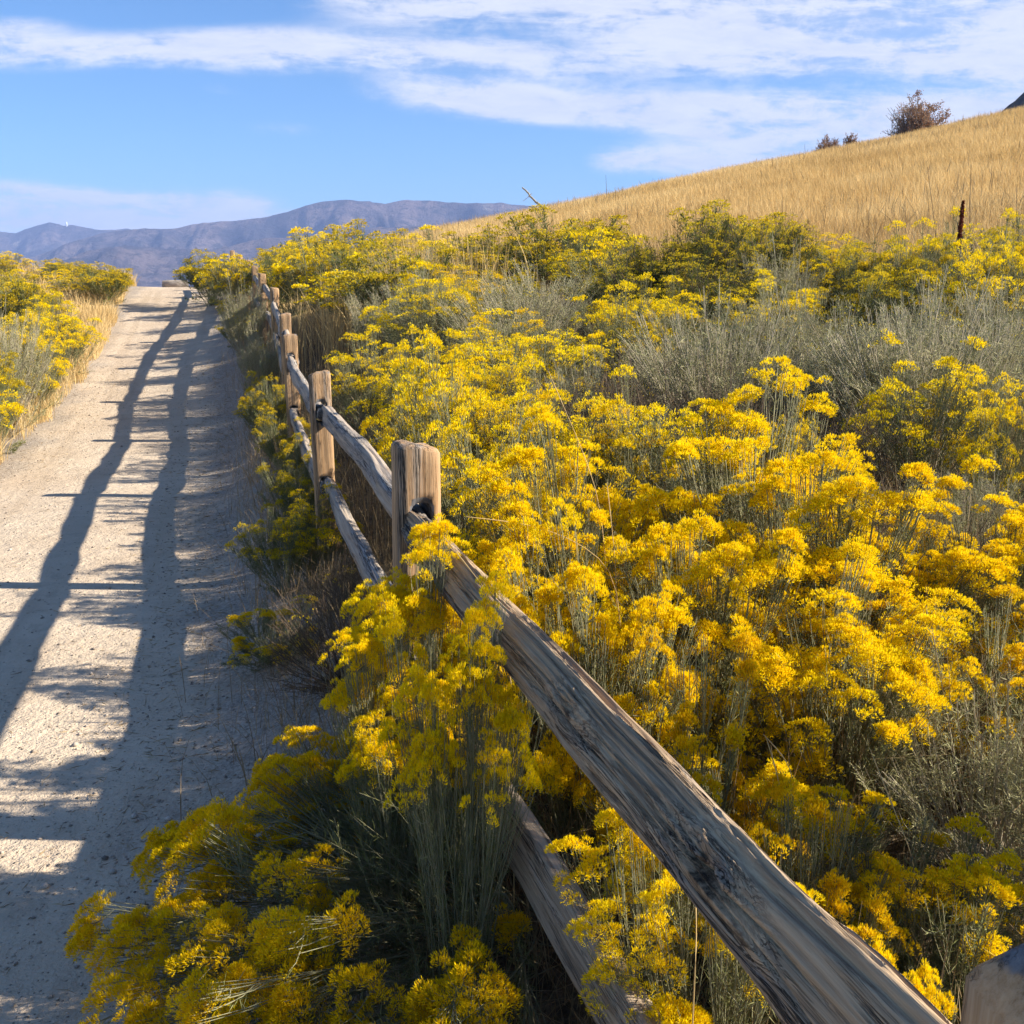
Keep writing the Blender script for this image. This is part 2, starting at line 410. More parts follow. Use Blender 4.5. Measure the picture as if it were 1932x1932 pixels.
def build_mountains():
    mat = mat_mountain()
    far = [(-900, 455), (-500, 440), (-200, 446), (0, 443), (25, 437), (60, 440), (100, 425), (125, 419), (150, 426), (165, 424), (205, 433), (240, 434), (262, 431), (300, 436), (360, 440), (500, 440), (900, 450), (1400, 470)]
    near = [(-900, 530), (-300, 515), (0, 496), (90, 485), (150, 462), (215, 440), (290, 431), (345, 432), (400, 420), (470, 415), (510, 411), (560, 398), (620, 380), (665, 376), (705, 380), (735, 384), (775, 377), (840, 380), (880, 384), (950, 383), (1050, 395), (1300, 420), (1700, 470)]
    low = [(-900, 520), (-200, 520), (0, 516), (60, 522), (130, 500), (190, 472), (260, 462), (330, 470), (420, 470), (520, 448), (620, 450), (720, 430), (850, 425), (1000, 430), (1400, 480)]
    for name, prof, R0, depth, amp in (('far_mountain_range', far, 4300, 900, 30), ('mountain_ridge', near, 3300, 900, 46), ('foothill_ridge', low, 2600, 700, 34)):
        na, nr = 900, 70
        a = np.linspace(-1.0, 0.42, na); u = a * F + 966
        vv = np.interp(u, [p[0] for p in prof], [p[1] for p in prof])
        el = np.array([ray(966, v)[2] / ray(966, v)[1] for v in vv])
        r = np.linspace(-1, 0.35, nr)                     # -1: foot on our side, 0: crest
        Y = R0 + r[:, None] * depth * np.ones(na)[None]
        X = a[None, :] * R0 * (1 + r[:, None] * 0.12)
        crest = el * R0 + E + 26
        shape = np.where(r < 0, (1 + r) ** 1.25, 1 - r * r * 2.2)[:, None]
        rid = np.abs(fbm(X * 0.0042 + 3, Y * 0.0016 + 1, 5) - 0.5) * 2
        gul = (np.abs(fbm(X * 0.011 + Y * 0.004, Y * 0.0022, 5) - 0.5) * 3.2 - 0.6)
        body = np.clip(1 - np.abs(r)[:, None] * 0.0, 0, 1) * np.where(np.abs(r) < 0.03, 0, 1)[:, None] * np.minimum(np.abs(r) * 5, 1)[:, None]
        Z = crest[None, :] * shape - body * (rid * amp * 2.4 + gul * amp * 1.1) * np.clip(1.2 + r, 0, 1)[:, None] + (fbm(X * 0.03, Y * 0.0, 3) - 0.5) * 5 * (np.abs(r) < 0.2)[:, None]
        Z = np.maximum(Z - 26, -30)
        V = np.stack([X, Y, Z], -1).reshape(-1, 3); idx = np.arange(na * nr).reshape(nr, na)
        q = np.stack([idx[:-1, :-1], idx[:-1, 1:], idx[1:, 1:], idx[1:, :-1]], -1).reshape(-1, 4)
        tag(link(name, mesh_np(name, V, [q], [mat], smooth=True)), kind='structure')
build_mountains()

def build_haze():
    m, t, out = material('haze')
    pv = t.node('ShaderNodeVolumePrincipled')
    pv.inputs['Color'].default_value = (0.40, 0.55, 1.0, 1); pv.inputs['Density'].default_value = 0.00018
    pv.inputs['Anisotropy'].default_value = 0.0
    t.l.new(pv.outputs[0], out.inputs['Volume'])
    x0, x1, y0, y1, z0, z1 = -5200, 5200, -300, 6200, -32, 420
    V = [(x, y, z) for z in (z0, z1) for y in (y0, y1) for x in (x0, x1)]
    q = [(0, 2, 3, 1), (4, 5, 7, 6), (0, 1, 5, 4), (2, 6, 7, 3), (0, 4, 6, 2), (1, 3, 7, 5)]
    tag(link('haze', mesh_np('haze', V, [np.array(q)], [m])), kind='stuff')
HAZE = True
if HAZE: build_haze()

# ------------------------------------------------------------------ plant materials
def attr(t, name='col'):
    n = t.node('ShaderNodeAttribute'); n.attribute_name = name
    return t.xyz(n.outputs['Vector'])
def mat_blossom(name, stops_tip, base_c, warm):
    m, t, out = material(name)
    tt, rn, cl = attr(t)
    orn = t.node('ShaderNodeObjectInfo').outputs['Random']
    k = t.m('ADD', t.m('MULTIPLY', cl, 0.60), t.m('ADD', t.m('MULTIPLY', rn, 0.30), t.m('MULTIPLY', orn, 0.16)))
    tip = t.ramp(k, stops_tip)
    c = t.mix(t.smooth(tt, 0.0, 0.45), base_c, tip)
    finish(t, out, c, 0.6, transl=0.42, tcol=t.mix(0.5, c, warm), spec=0.05)
    return m
def mat_leaf(name, c0, c1, c2, transl=0.25):
    m, t, out = material(name)
    tt, rn, cl = attr(t)
    orn = t.node('ShaderNodeObjectInfo').outputs['Random']
    c = t.ramp(t.m('ADD', t.m('MULTIPLY', rn, 0.75), t.m('MULTIPLY', orn, 0.25)), [(0.0, c0), (0.5, c1), (1.0, c2)])
    finish(t, out, c, 0.75, transl=transl, spec=0.1)
    return m
def mat_stem(name, c0, c1):
    m, t, out = material(name)
    p = t.node('ShaderNodeTexCoord').outputs['Object']
    c = t.mix(t.noise(p, 25, 3), c0, c1)
    finish(t, out, c, 0.8, spec=0.2)
    return m
M_BLOS = mat_blossom('yellow_blossom', [(0.0, (0.88, 0.52, 0.003)), (0.22, (0.92, 0.63, 0.003)), (0.55, (0.94, 0.70, 0.004)), (1.0, (0.95, 0.75, 0.012))], (0.34, 0.26, 0.03), (0.96, 0.70, 0.01))
M_BLOS_OLD = mat_blossom('faded_blossom', [(0.0, (0.85, 0.52, 0.005)), (0.3, (0.88, 0.59, 0.005)), (0.7, (0.88, 0.64, 0.006)), (1.0, (0.90, 0.70, 0.012))], (0.24, 0.17, 0.04), (0.90, 0.56, 0.01))
M_BLOS_MUS = mat_blossom('mustard_blossom', [(0.0, (0.74, 0.45, 0.004)), (0.3, (0.82, 0.54, 0.004)), (0.7, (0.88, 0.61, 0.005)), (1.0, (0.92, 0.69, 0.01))], (0.26, 0.23, 0.035), (0.85, 0.58, 0.01))
M_BLOS_GRN = mat_blossom('greenish_blossom', [(0.0, (0.30, 0.24, 0.02)), (0.35, (0.48, 0.37, 0.02)), (0.7, (0.70, 0.48, 0.015)), (1.0, (0.82, 0.56, 0.015))], (0.20, 0.22, 0.05), (0.75, 0.55, 0.02))
M_LEAF = mat_leaf('grey_green_leaf', (0.105, 0.12, 0.038), (0.20, 0.205, 0.075), (0.37, 0.35, 0.16))
M_LEAF_G = mat_leaf('green_leaf', (0.07, 0.09, 0.018), (0.13, 0.15, 0.033), (0.26, 0.26, 0.08))
M_LEAF_S = mat_leaf('sage_leaf', (0.17, 0.17, 0.070), (0.32, 0.30, 0.145), (0.52, 0.47, 0.27))
M_LEAF_D = mat_leaf('dry_leaf', (0.075, 0.048, 0.025), (0.16, 0.11, 0.06), (0.30, 0.22, 0.12))
M_STEM = mat_stem('pale_stem', (0.13, 0.125, 0.065), (0.29, 0.27, 0.165))
M_STEM_S = mat_stem('grey_stem', (0.27, 0.225, 0.15), (0.47, 0.40, 0.29))
M_STEM_D = mat_stem('dead_stem', (0.075, 0.052, 0.036), (0.18, 0.13, 0.088))
M_STRAW = mat_leaf('straw', (0.46, 0.31, 0.125), (0.66, 0.47, 0.21), (0.78, 0.60, 0.31), 0.35)
def mat_hill():
    m, t, out = material('hill_straw')
    tt, rn, cl = attr(t)
    p = t.node('ShaderNodeNewGeometry').outputs['Position']
    pt = t.m('ADD', t.m('MULTIPLY', t.noise(p, 0.16, 4, 0.6), 0.6), t.m('MULTIPLY', t.noise(p, 0.9, 3, 0.6), 0.4))
    k = t.m('ADD', t.m('MULTIPLY', rn, 0.45), t.m('MULTIPLY', t.smooth(pt, 0.36, 0.62), 0.55))
    c = t.ramp(k, [(0.0, (0.36, 0.23, 0.085)), (0.35, (0.56, 0.375, 0.15)), (0.7, (0.68, 0.48, 0.21)), (1.0, (0.78, 0.60, 0.31))])
    finish(t, out, c, 0.75, transl=0.3, spec=0.1)
    return m
M_HILL = mat_hill()
M_STRAW_B = mat_leaf('brown_straw', (0.17, 0.11, 0.05), (0.30, 0.21, 0.11), (0.50, 0.38, 0.21), 0.2)


# ------------------------------------------------------------------ shrubs
def bez(p0, p1, p2, k):
    s = np.linspace(0, 1, k)[None, :, None]
    return p0[:, None] * (1 - s) ** 2 + p1[:, None] * 2 * s * (1 - s) + p2[:, None] * s * s

def shrub(seed, R=0.5, H=0.85, mains=60, twigs=7, clump=0.075, per_twig=2, flower=0.9, florets=22, fl_len=0.014, fl_w=0.0032, nb=2,
          cl_r=0.016, leaves=5500, leaf_len=0.036, leaf_w=0.0024, th0=0.0, th_max=88, az=(0, 2 * np.pi), lean=(0, 0), stem_r=0.0045, filler=14,
          twig_sides=3, leaf_low=0.35, droop=0.0, inner=(0.78, 1.04)):
    rng = np.random.RandomState(seed)
    n = mains
    th = np.radians(th0 + (th_max - th0) * np.sqrt(rng.rand(n))); ph = az[0] + (az[1] - az[0]) * rng.rand(n)
    k = rng.uniform(inner[0], inner[1], n) * (0.70 + 0.56 * vnoise(ph * 1.7 + seed, th * 2.8 + seed * 1.7))
    tip = np.stack([np.sin(th) * np.cos(ph) * R, np.sin(th) * np.sin(ph) * R, (np.cos(th) ** 0.75) * H * (1 - droop) + 0.10 * H], 1) * k[:, None]
    tip[:, 0] += lean[0] * tip[:, 2] / H; tip[:, 1] += lean[1] * tip[:, 2] / H
    root = rng.normal(size=(n, 3)) * np.array([0.11, 0.11, 0.0]) * R; root[:, 2] = -0.03
    mid = root + (tip - root) * np.array([0.56, 0.56, 0.44]) + rng.normal(size=(n, 3)) * 0.085 * R
    MP = bez(root, mid, tip, 7)
    sr = stem_r * rng.uniform(0.6, 1.15, n)[:, None] * np.linspace(1.0, 0.35, 7)[None]
    # bare inner shoots that only fill the body
    if filler:
        f = filler
        th2 = np.radians(85 * np.sqrt(rng.rand(f))); ph2 = az[0] + (az[1] - az[0]) * rng.rand(f)
        kk = rng.uniform(0.5, 0.85, f)
        t2 = np.stack([np.sin(th2) * np.cos(ph2) * R, np.sin(th2) * np.sin(ph2) * R, np.cos(th2) * H + 0.06], 1) * kk[:, None]
        r2 = rng.normal(size=(f, 3)) * np.array([0.15, 0.15, 0]) * R
        FP = bez(r2, r2 + (t2 - r2) * np.array([.6, .6, .45]) + rng.normal(size=(f, 3)) * .05 * R, t2, 7)
        MPa = np.concatenate([MP, FP]); sra = np.concatenate([sr, stem_r * .6 * np.ones((f, 1)) * np.linspace(1, .3, 7)[None]])
    else: MPa, sra = MP, sr
    V1, q1 = tubes(MPa, sra, 4)
    # twigs
    ti = np.repeat(np.arange(n), twigs); m = len(ti)
    st = rng.uniform(0.5, 0.93, m) * 6; i0 = np.minimum(st.astype(int), 5); fr = (st - i0)[:, None]
    s0 = MP[ti, i0] * (1 - fr) + MP[ti, i0 + 1] * fr
    dirn = MP[:, -1] - MP[:, -3]; dirn /= np.linalg.norm(dirn, axis=1, keepdims=True)
    axis = dirn * 0.55 + np.array([0, 0, 0.75]); axis /= np.linalg.norm(axis, axis=1, keepdims=True)
    off = rng.normal(size=(m, 3)); off -= (off * axis[ti]).sum(1, keepdims=True) * axis[ti]
    off /= np.linalg.norm(off, axis=1, keepdims=True) + 1e-9
    rr = np.sqrt(rng.rand(m))[:, None]
    cs = clump * rng.uniform(0.5, 1.5, n)[ti][:, None]
    end = tip[ti] + off * rr * cs - axis[ti] * (rr ** 2) * cs * 0.72 + axis[ti] * rng.normal(size=(m, 1)) * 0.006
    ctl = s0 + (end - s0) * 0.5 + (off * 0.35 * cs * rr - axis[ti] * 0.02)
    TP = bez(s0, ctl, end, 4)
    tr = np.full((m, 1), stem_r * 0.34) * np.linspace(1, 0.6, 4)[None]
    V2, q2 = tubes(TP, tr, twig_sides)
    stemV = np.concatenate([V1, V2]); stemQ = np.concatenate([q1, q2 + len(V1)])
    # flower heads at the twig ends
    fm = rng.rand(n) < flower
    ci = np.repeat(np.arange(m), per_twig); ci = ci[fm[ti[ci]]]; nc = len(ci)
    blo = None
    if nc:
        cc = end[ci] + rng.normal(size=(nc, 3)) * np.array([0.011, 0.011, 0.006])
        ca = axis[ti[ci]] + off[ci] * rr[ci] * 0.55 + rng.normal(size=(nc, 3)) * 0.12; ca /= np.linalg.norm(ca, axis=1, keepdims=True)
        clr = np.clip(0.5 * rng.rand(n)[ti[ci]] + 0.5 * rng.rand(nc), 0, 1)
        fi = np.repeat(np.arange(nc), florets); nf = len(fi)
        fo = rng.normal(size=(nf, 3)); fo -= (fo * ca[fi]).sum(1, keepdims=True) * ca[fi]; fo /= np.linalg.norm(fo, axis=1, keepdims=True) + 1e-9
        fr_ = np.sqrt(rng.rand(nf))[:, None]
        fb = cc[fi] + fo * fr_ * cl_r - ca[fi] * (fr_ ** 2) * cl_r * 0.6
        fd = ca[fi] + fo * fr_ * 0.75 + rng.normal(size=(nf, 3)) * 0.1
        frn = rng.rand(nf)
        bi = np.repeat(np.arange(nf), nb); nb_ = len(bi)
        bd = fd[bi] + rng.normal(size=(nb_, 3)) * 0.30
        V, q, t = blades(fb[bi], bd, fl_len * rng.uniform(0.7, 1.3, nb_), fl_w * rng.uniform(0.7, 1.3, nb_), rng, 0.72)
        colr = np.stack([t, np.repeat(frn[bi], 4), np.repeat(clr[fi][bi], 4)], 1)
        blo = (V, q, colr)
    # leaves on twigs and the upper stems
    nl1 = int(leaves * 0.42); a_ = rng.randint(0, m, nl1); sgm = rng.uniform(0.0, 2.2, nl1); i0 = sgm.astype(int); f_ = (sgm - i0)[:, None]
    lb1 = TP[a_, i0] * (1 - f_) + TP[a_, i0 + 1] * f_; ld1 = TP[a_, i0 + 1] - TP[a_, i0]
    nl2 = leaves - nl1; a2 = rng.randint(0, len(MPa), nl2); sgm = (leaf_low + (1 - leaf_low) * rng.rand(nl2) ** 0.8) * 5.99; i0 = np.minimum(sgm.astype(int), 5); f_ = (sgm - i0)[:, None]
    lb2 = MPa[a2, i0] * (1 - f_) + MPa[a2, i0 + 1] * f_; ld2 = MPa[a2, i0 + 1] - MPa[a2, i0]
    lb = np.concatenate([lb1, lb2]); ld = np.concatenate([ld1, ld2]); ld /= np.linalg.norm(ld, axis=1, keepdims=True) + 1e-9
    ld = ld * 0.70 + rng.normal(size=ld.shape) * 0.55 + np.array([0, 0, 0.25])
    nl = len(lb)
    V, q, t = blades(lb, ld, leaf_len * rng.uniform(0.5, 1.35, nl), leaf_w * rng.uniform(0.7, 1.3, nl), rng, 0.45, bend=0.12)
    rn = np.repeat(rng.rand(nl), 4)
    lea = (V, q, np.stack([t, rn, rn], 1))
    return (stemV, stemQ), lea, blo

PROTO = {}
def make_proto(key, mats, **kw):
    (sv, sq), lea, blo = shrub(**kw)
    ms = mesh_np(key + '_branch', sv, [sq], [mats[0]], smooth=True)
    ml = mesh_np(key + '_foliage', lea[0], [lea[1]], [mats[1]], {'col': lea[2]})
    mb = mesh_np(key + '_blossom', blo[0], [blo[1]], [mats[2]], {'col': blo[2]}) if blo is not None else None
    PROTO[key] = (ms, ml, mb, kw.get('R', 0.5), kw.get('H', 0.85))

Yw = (M_STEM, M_LEAF, M_BLOS); Od = (M_STEM, M_LEAF, M_BLOS_OLD); Gn = (M_STEM, M_LEAF_G, M_BLOS_GRN)
# near, fine detail
near = dict(R=0.46, H=0.80, th_max=74, mains=84, twigs=13, clump=0.072, per_twig=2, cl_r=0.0175, florets=28, fl_len=0.0125, fl_w=0.0027, nb=2, leaves=13000, filler=40)
for i, s in enumerate((3, 17, 29)): make_proto('near%d' % i, Yw, seed=s, **near)
make_proto('nearold0', Od, seed=41, **dict(near, mains=58, flower=0.9))
make_proto('sparse0', Yw, seed=55, **dict(near, mains=48, flower=0.6, clump=0.062, filler=70))
make_proto('sparse1', Od, seed=61, **dict(near, mains=46, flower=0.5, clump=0.058, H=0.7, filler=70))
# middle distance
midk = dict(R=0.55, H=0.90, th_max=64, leaf_low=0.5, mains=58, twigs=13, clump=0.088, per_twig=2, florets=10, fl_len=0.018, fl_w=0.0056, nb=1, cl_r=0.020, leaves=6500, leaf_len=0.045, leaf_w=0.0036)
for i, s in enumerate((71, 83, 97)): make_proto('mid%d' % i, Yw, seed=s, **midk)
for i, s in enumerate((101, 113)): make_proto('midold%d' % i, Od, seed=s, **dict(midk, flower=0.75))
for i, s in enumerate((127, 131, 139)): make_proto('midgreen%d' % i, Gn, seed=s, **dict(midk, flower=0.70, leaves=8500, clump=0.07))
# far
fark = dict(R=0.6, H=0.95, th_max=64, leaf_low=0.5, mains=56, twigs=11, clump=0.11, per_twig=2, florets=6, fl_len=0.026, fl_w=0.012, nb=1, cl_r=0.028, leaves=4200, leaf_len=0.065, leaf_w=0.008)
for i, s in enumerate((149, 151)): make_proto('far%d' % i, Yw, seed=s, **fark)
for i, s in enumerate((163, 167)): make_proto('fargreen%d' % i, Gn, seed=s, **dict(fark, flower=0.7, leaves=5200))
M_LEAF_K = mat_leaf('dark_green_leaf', (0.045, 0.06, 0.012), (0.085, 0.105, 0.022), (0.17, 0.18, 0.05))
for i, s in enumerate((301, 307)): make_proto('tallgreen%d' % i, (M_STEM_D, M_LEAF_K, M_BLOS_GRN), seed=s, **dict(midk, R=0.7, H=1.2, mains=120, flower=0.88, leaves=26000, clump=0.10, twigs=11, per_twig=1, leaf_len=0.055, leaf_w=0.005, filler=60))
# grey wiry shrubs
grey = dict(R=0.55, H=0.95, mains=120, twigs=5, clump=0.06, per_twig=1, flower=0.10, florets=6, fl_len=0.016, fl_w=0.005, nb=1, cl_r=0.013, leaves=14000, leaf_len=0.045, leaf_w=0.0034, th_max=62, stem_r=0.0038, leaf_low=0.5)
for i, s in enumerate((173, 181, 191)): make_proto('grey%d' % i, (M_STEM_S, M_LEAF_S, M_BLOS_GRN), seed=s, **grey)
# dead twiggy shrubs
dead = dict(R=0.5, H=0.6, mains=110, twigs=6, clump=0.09, per_twig=1, flower=0.04, florets=6, nb=1, leaves=2500, leaf_len=0.04, leaf_w=0.0025, th_max=88, stem_r=0.0036)
for i, s in enumerate((193, 199)): make_proto('dead%d' % i, (M_STEM_D, M_LEAF_D, M_BLOS_OLD), seed=s, **dead)
# special foreground shrubs
fine = dict(twigs=13, per_twig=2, florets=44, fl_len=0.0105, fl_w=0.0016, nb=2, cl_r=0.0145, twig_sides=4, leaf_len=0.032, leaf_w=0.0016)
make_proto('sprawl0', (M_STEM, M_LEAF, M_BLOS_MUS), seed=211, R=0.86, H=0.52, mains=185, clump=0.060, leaves=28000, th0=52, th_max=92, az=(R_(84), R_(280)), filler=280, flower=0.95, stem_r=0.0038, inner=(0.62, 1.06), leaf_low=0.35, **fine)
make_proto('sprawl1', Yw, seed=223, R=0.60, H=0.55, mains=64, clump=0.062, leaves=15000, th0=18, th_max=88, az=(R_(110), R_(300)), filler=90, flower=0.9, stem_r=0.0038, leaf_low=0.35, **fine)
make_proto('lean0', Yw, seed=229, R=0.34, H=0.80, mains=44, clump=0.070, leaves=11000, th0=0, th_max=44, inner=(0.84, 1.05), filler=50, flower=0.95, stem_r=0.0036, **fine)
make_proto('lean1', Yw, seed=233, R=0.34, H=0.80, mains=36, clump=0.072, leaves=11000, th0=0, th_max=46, lean=(-0.12, 0.02), inner=(0.84, 1.05), filler=40, flower=0.9, stem_r=0.0036, **fine)

N_PLANTS = [0]
rr_ = random.Random(5)
def plant(key, x, y, h=None, r=None, rot=None, label=None, group=None, name='rabbitbrush', cat='shrub', tilt=(0, 0), dz=-0.02):
    ms, ml, mb, R0, H0 = PROTO[key]
    o = empty(name, (x, y, float(G(x, y)) + dz), rr_.uniform(0, 6.28) if rot is None else rot)
    sz = (h / H0) if h else 1.0; sx = (r / R0) if r else sz
    o.scale = (sx, sx, sz); o.rotation_euler.x = tilt[0]; o.rotation_euler.y = tilt[1]
    for nm, me in (('branch', ms), ('foliage', ml), ('blossom', mb)):
        if me: link(nm, me, o)
    tag(o, label, cat, group); N_PLANTS[0] += 1
    return o
PLACED = []
def hero(key, u, v, Y, r, label, **kw):
    """a shrub whose crown top was measured at (u, v) in the photograph and stands at depth Y"""
    x, y, z = at(u, v, Y)
    if kw.get('group') == GL: x = min(x, float(fence_x(Y)) - 3.05 - r * 0.45); z -= 0.10
    h = min(1.45, max(0.25, z - float(G(x, y)))) if Y < 12.5 else min(1.15, max(0.25, z - float(G(x, y))))
    if 8 < Y < 13 and x > 0.6: h *= 0.86
    if kw.get('group') == GP and 4 < Y < 15: h *= 0.72; x += 0.08
    PLACED.append((x, y, r))
    return plant(key, x, y, h, r, label=label, **kw)
GL = 'shrubs left of the path'
GP = 'shrubs between the fence and the path'
GR = 'yellow flowering shrubs beyond the fence'
GP = 'shrubs between the fence and the path'
GL = 'shrubs left of the path'
GG = 'grey wiry shrubs beyond the fence'

# --- close to the camera, path side of the fence
plant('sprawl0', -0.06, 2.26, 0.56, 0.80, rot=0.0, label='big sprawling shrub in shade at the bottom, leaning over the path under the near rails', group=GP); PLACED.append((0.02, 1.7, .4))
plant('sprawl1', -0.26, 1.10, 0.36, 0.34, rot=0.1, label='small flowering shrub cut by the bottom edge, below the sprawling one', group=GP); PLACED.append((0.0, 1.05, .4))
plant('lean0', -0.22, 2.42, 0.83, 0.27, label='dense golden shrub in front of the near rail, just before the square-topped second post', group=GP); PLACED.append((-.27, 2.36, .3))
plant('lean1', -0.10, 1.80, 0.82, 0.19, label='half shaded golden shrub leaning on the near top rail at its middle', group=GP); PLACED.append((-.08, 1.86, .3))
plant('lean0', -0.28, 2.22, 0.66, 0.21, rot=2.0, label='mustard flowered shrub left of the one leaning on the near top rail', group=GP)
plant('lean1', 0.32, 1.52, 0.60, 0.24, rot=1.0, label='pale-stemmed shrub pushing golden heads between the two near rails', group=GP); PLACED.append((.29, 1.52, .3))
plant('sparse1', 0.50, 1.16, 0.46, 0.18, label='small golden-headed shrub between near rails at the bottom edge', group=GP)
# --- right of the fence, near
hero('near0', 1060, 880, 3.15, .40, 'bright yellow shrub pressed against the near rail just right of the second post', group=GR)
hero('near2', 1400, 775, 3.45, .46, 'largest bright yellow shrub, filling the middle of the slope beyond the near rail', group=GR)
hero('near1', 1560, 905, 2.95, .42, 'bright yellow shrub forming the right flank of the largest golden mass', group=GR)
hero('near2', 1120, 1075, 2.35, .28, 'low golden shrub touching the back of the near rail, in front of the brightest mass', group=GR)
hero('near0', 1590, 1135, 2.40, .33, 'golden shrub in front of the largest mass, facing the camera', group=GR)
hero('near1', 1330, 1030, 2.60, .36, 'golden shrub in the centre of the near mass, halfway up from the near rail', group=GR)
hero('sparse0', 1500, 1440, 1.95, .30, 'thin grey-green shrub with few yellow heads behind the knotty part of the near rail', group=GR)
hero('sparse1', 1330, 1290, 2.05, .26, 'orange tinted thin shrub close behind the near rail', group=GR)
hero('sparse1', 1560, 1590, 1.62, .22, 'orange-yellow small shrub right against the lower end of the near top rail', group=GR)
hero('sparse0', 1850, 1590, 1.62, .26, 'yellow-headed shrub at the right edge above the cut-off post', group=GR)
hero('sparse1', 1720, 1600, 1.75, .26, 'brownish half faded shrub left of the cut-off post', group=GR)
hero('sparse0', 1740, 1795, 1.30, .15, 'small pale yellow shrub between the near rail and the cut-off post', group=GR)
hero('near0', 1860, 950, 3.1, .33, 'yellow shrub at the right edge beside the dark gap', group=GR)
hero('sparse1', 1930, 1180, 2.5, .34, 'dark half-faded shrub at the right edge under the yellow one', group=GR)
hero('mid0', 1755, 690, 5.0, .42, 'round bright yellow shrub standing alone among grey shrubs at the right', group=GR)
hero('mid1', 1490, 775, 4.6, .17, 'small upright yellow shrub in the grey gap behind the largest mass', group=GR)
hero('mid2', 1900, 745, 4.6, .25, 'yellow shrub cut by the right edge beside the lone round one', group=GR)
hero('mid0', 900, 810, 4.1, .40, 'yellow shrub behind the second post, to its right', group=GR)
hero('midold0', 1080, 770, 4.5, .42, 'orange tinted shrub above the bright mass, right of the second post', group=GR)
hero('mid1', 1210, 735, 4.6, .40, 'yellow shrub at the upper left shoulder of the largest mass', group=GR)
hero('midold1', 1000, 865, 3.8, .28, 'deep orange shrub just above the brightest near shrub', group=GR)
hero('mid2', 815, 705, 6.1, .36, 'yellow shrub midway between the third post and the dark gap', group=GR)
hero('mid0', 830, 700, 5.4, .45, 'yellow shrub in the row above the second post', group=GR)
hero('mid1', 960, 720, 5.2, .42, 'yellow shrub in the middle of the row above the second post', group=GR)
hero('mid2', 700, 655, 8.4, .52, 'yellow shrub just behind the third post, to its right', group=GR)
hero('mid0', 825, 660, 7.4, .50, 'broad yellow shrub right of the third post, top of its row', group=GR)
hero('mid1', 930, 665, 6.6, .42, 'yellow shrub at the right end of the bright row, before the dark gap', group=GR)
plant('tallgreen0', 1.28, 1.74, 1.56, 0.31, rot=0.6, label='tall dark shrub added just past the right edge to shade the foreground shrubs', group=GR); PLACED.append((1.26, 1.76, .4))  # added out of view to cast shade over the near rails and sprawling shrub
# grey band
for u, v, Y, r in ((1330, 590, 7.4, .55), (1480, 575, 7.6, .6), (1640, 590, 7.4, .6), (1800, 560, 7.6, .6), (1930, 540, 7.4, .6),
                   (1560, 625, 6.2, .6), (1720, 620, 6.3, .55), (1880, 610, 6.2, .6), (1100, 690, 6.0, .4),
                   ):
    hero('grey%d' % rr_.randrange(3), u, v, Y, r, 'grey wiry shrub with hardly any flowers, in the grey band below the golden hill', group=GG)
for u, v, Y, r in ((1340, 760, 4.9, .42), (1020, 700, 5.9, .42), (1130, 690, 5.8, .45), (1250, 690, 5.6, .48), (1400, 700, 5.5, .45), (1530, 740, 4.9, .42), (1620, 870, 3.7, .34), (1760, 900, 3.7, .4), (1720, 1130, 2.8, .34), (1830, 1230, 2.5, .34), (1420, 770, 4.6, .35)):
    hero('dead%d' % rr_.randrange(2), u, v, Y, r, 'dark dead twiggy shrub in the shadowy gap at the right', group='dead shrubs beyond the fence', name='dead_shrub')
# tall dark green shrubs on the slope
for k, (u, v, Y, r, lab) in enumerate(((1290, 388, 10.6, .72, 'tallest dark green shrub with yellow tips, rising against the golden hill'),
        (1420, 388, 10.8, .8, 'tall rounded green shrub right of the tallest one, against the golden hill'),
        (1225, 450, 10.2, .7, 'dark green shrub at the left foot of the tallest one'),
        (1350, 470, 9.4, .7, 'yellow-capped shrub below the two tallest green shrubs'),
        (1240, 520, 8.6, .55, 'dark shrub with bright yellow cap above the dark gap'),
        (1180, 560, 8.0, .5, 'dark yellow-flowered shrub left above the dark gap'))):
    hero('tallgreen%d' % (k % 2) if k < 4 else 'mid%d' % (k % 3), u, v, Y, r, lab, group=GR)
for k, (u, v, Y, r, lab) in enumerate(((1540, 450, 10.6, .6, 'yellow shrub right of the tall green pair, before the golden hill'),
        (1620, 460, 10.2, .6, 'yellow shrub left of the dark one at the edge of the golden hill'),
        (1755, 410, 10.0, .6, 'dark topped yellow shrub left of the red-brown dock spike'),
        (1835, 432, 9.4, .55, 'yellow shrub just right of the red-brown dock spike'),
        (1915, 392, 8.6, .4, 'yellow shrub with one high head at the right edge before the hill'),
        (1700, 470, 9.0, .6, 'yellow shrub in front of the dark topped one near the dock spike'),
        (1900, 460, 8.2, .6, 'yellow-green shrub at the right edge above the grey band'),
        (1580, 510, 8.8, .6, 'yellow-green shrub at the upper rim of the grey band, right of the tall pair'),
        (1460, 520, 8.7, .6, 'yellow-green shrub at the upper rim of the grey band, below the tall pair'))):
    hero('mid%d' % (k % 3) if k % 2 == 0 else 'midgreen%d' % (k % 3), u, v, Y, r, lab, group=GR)
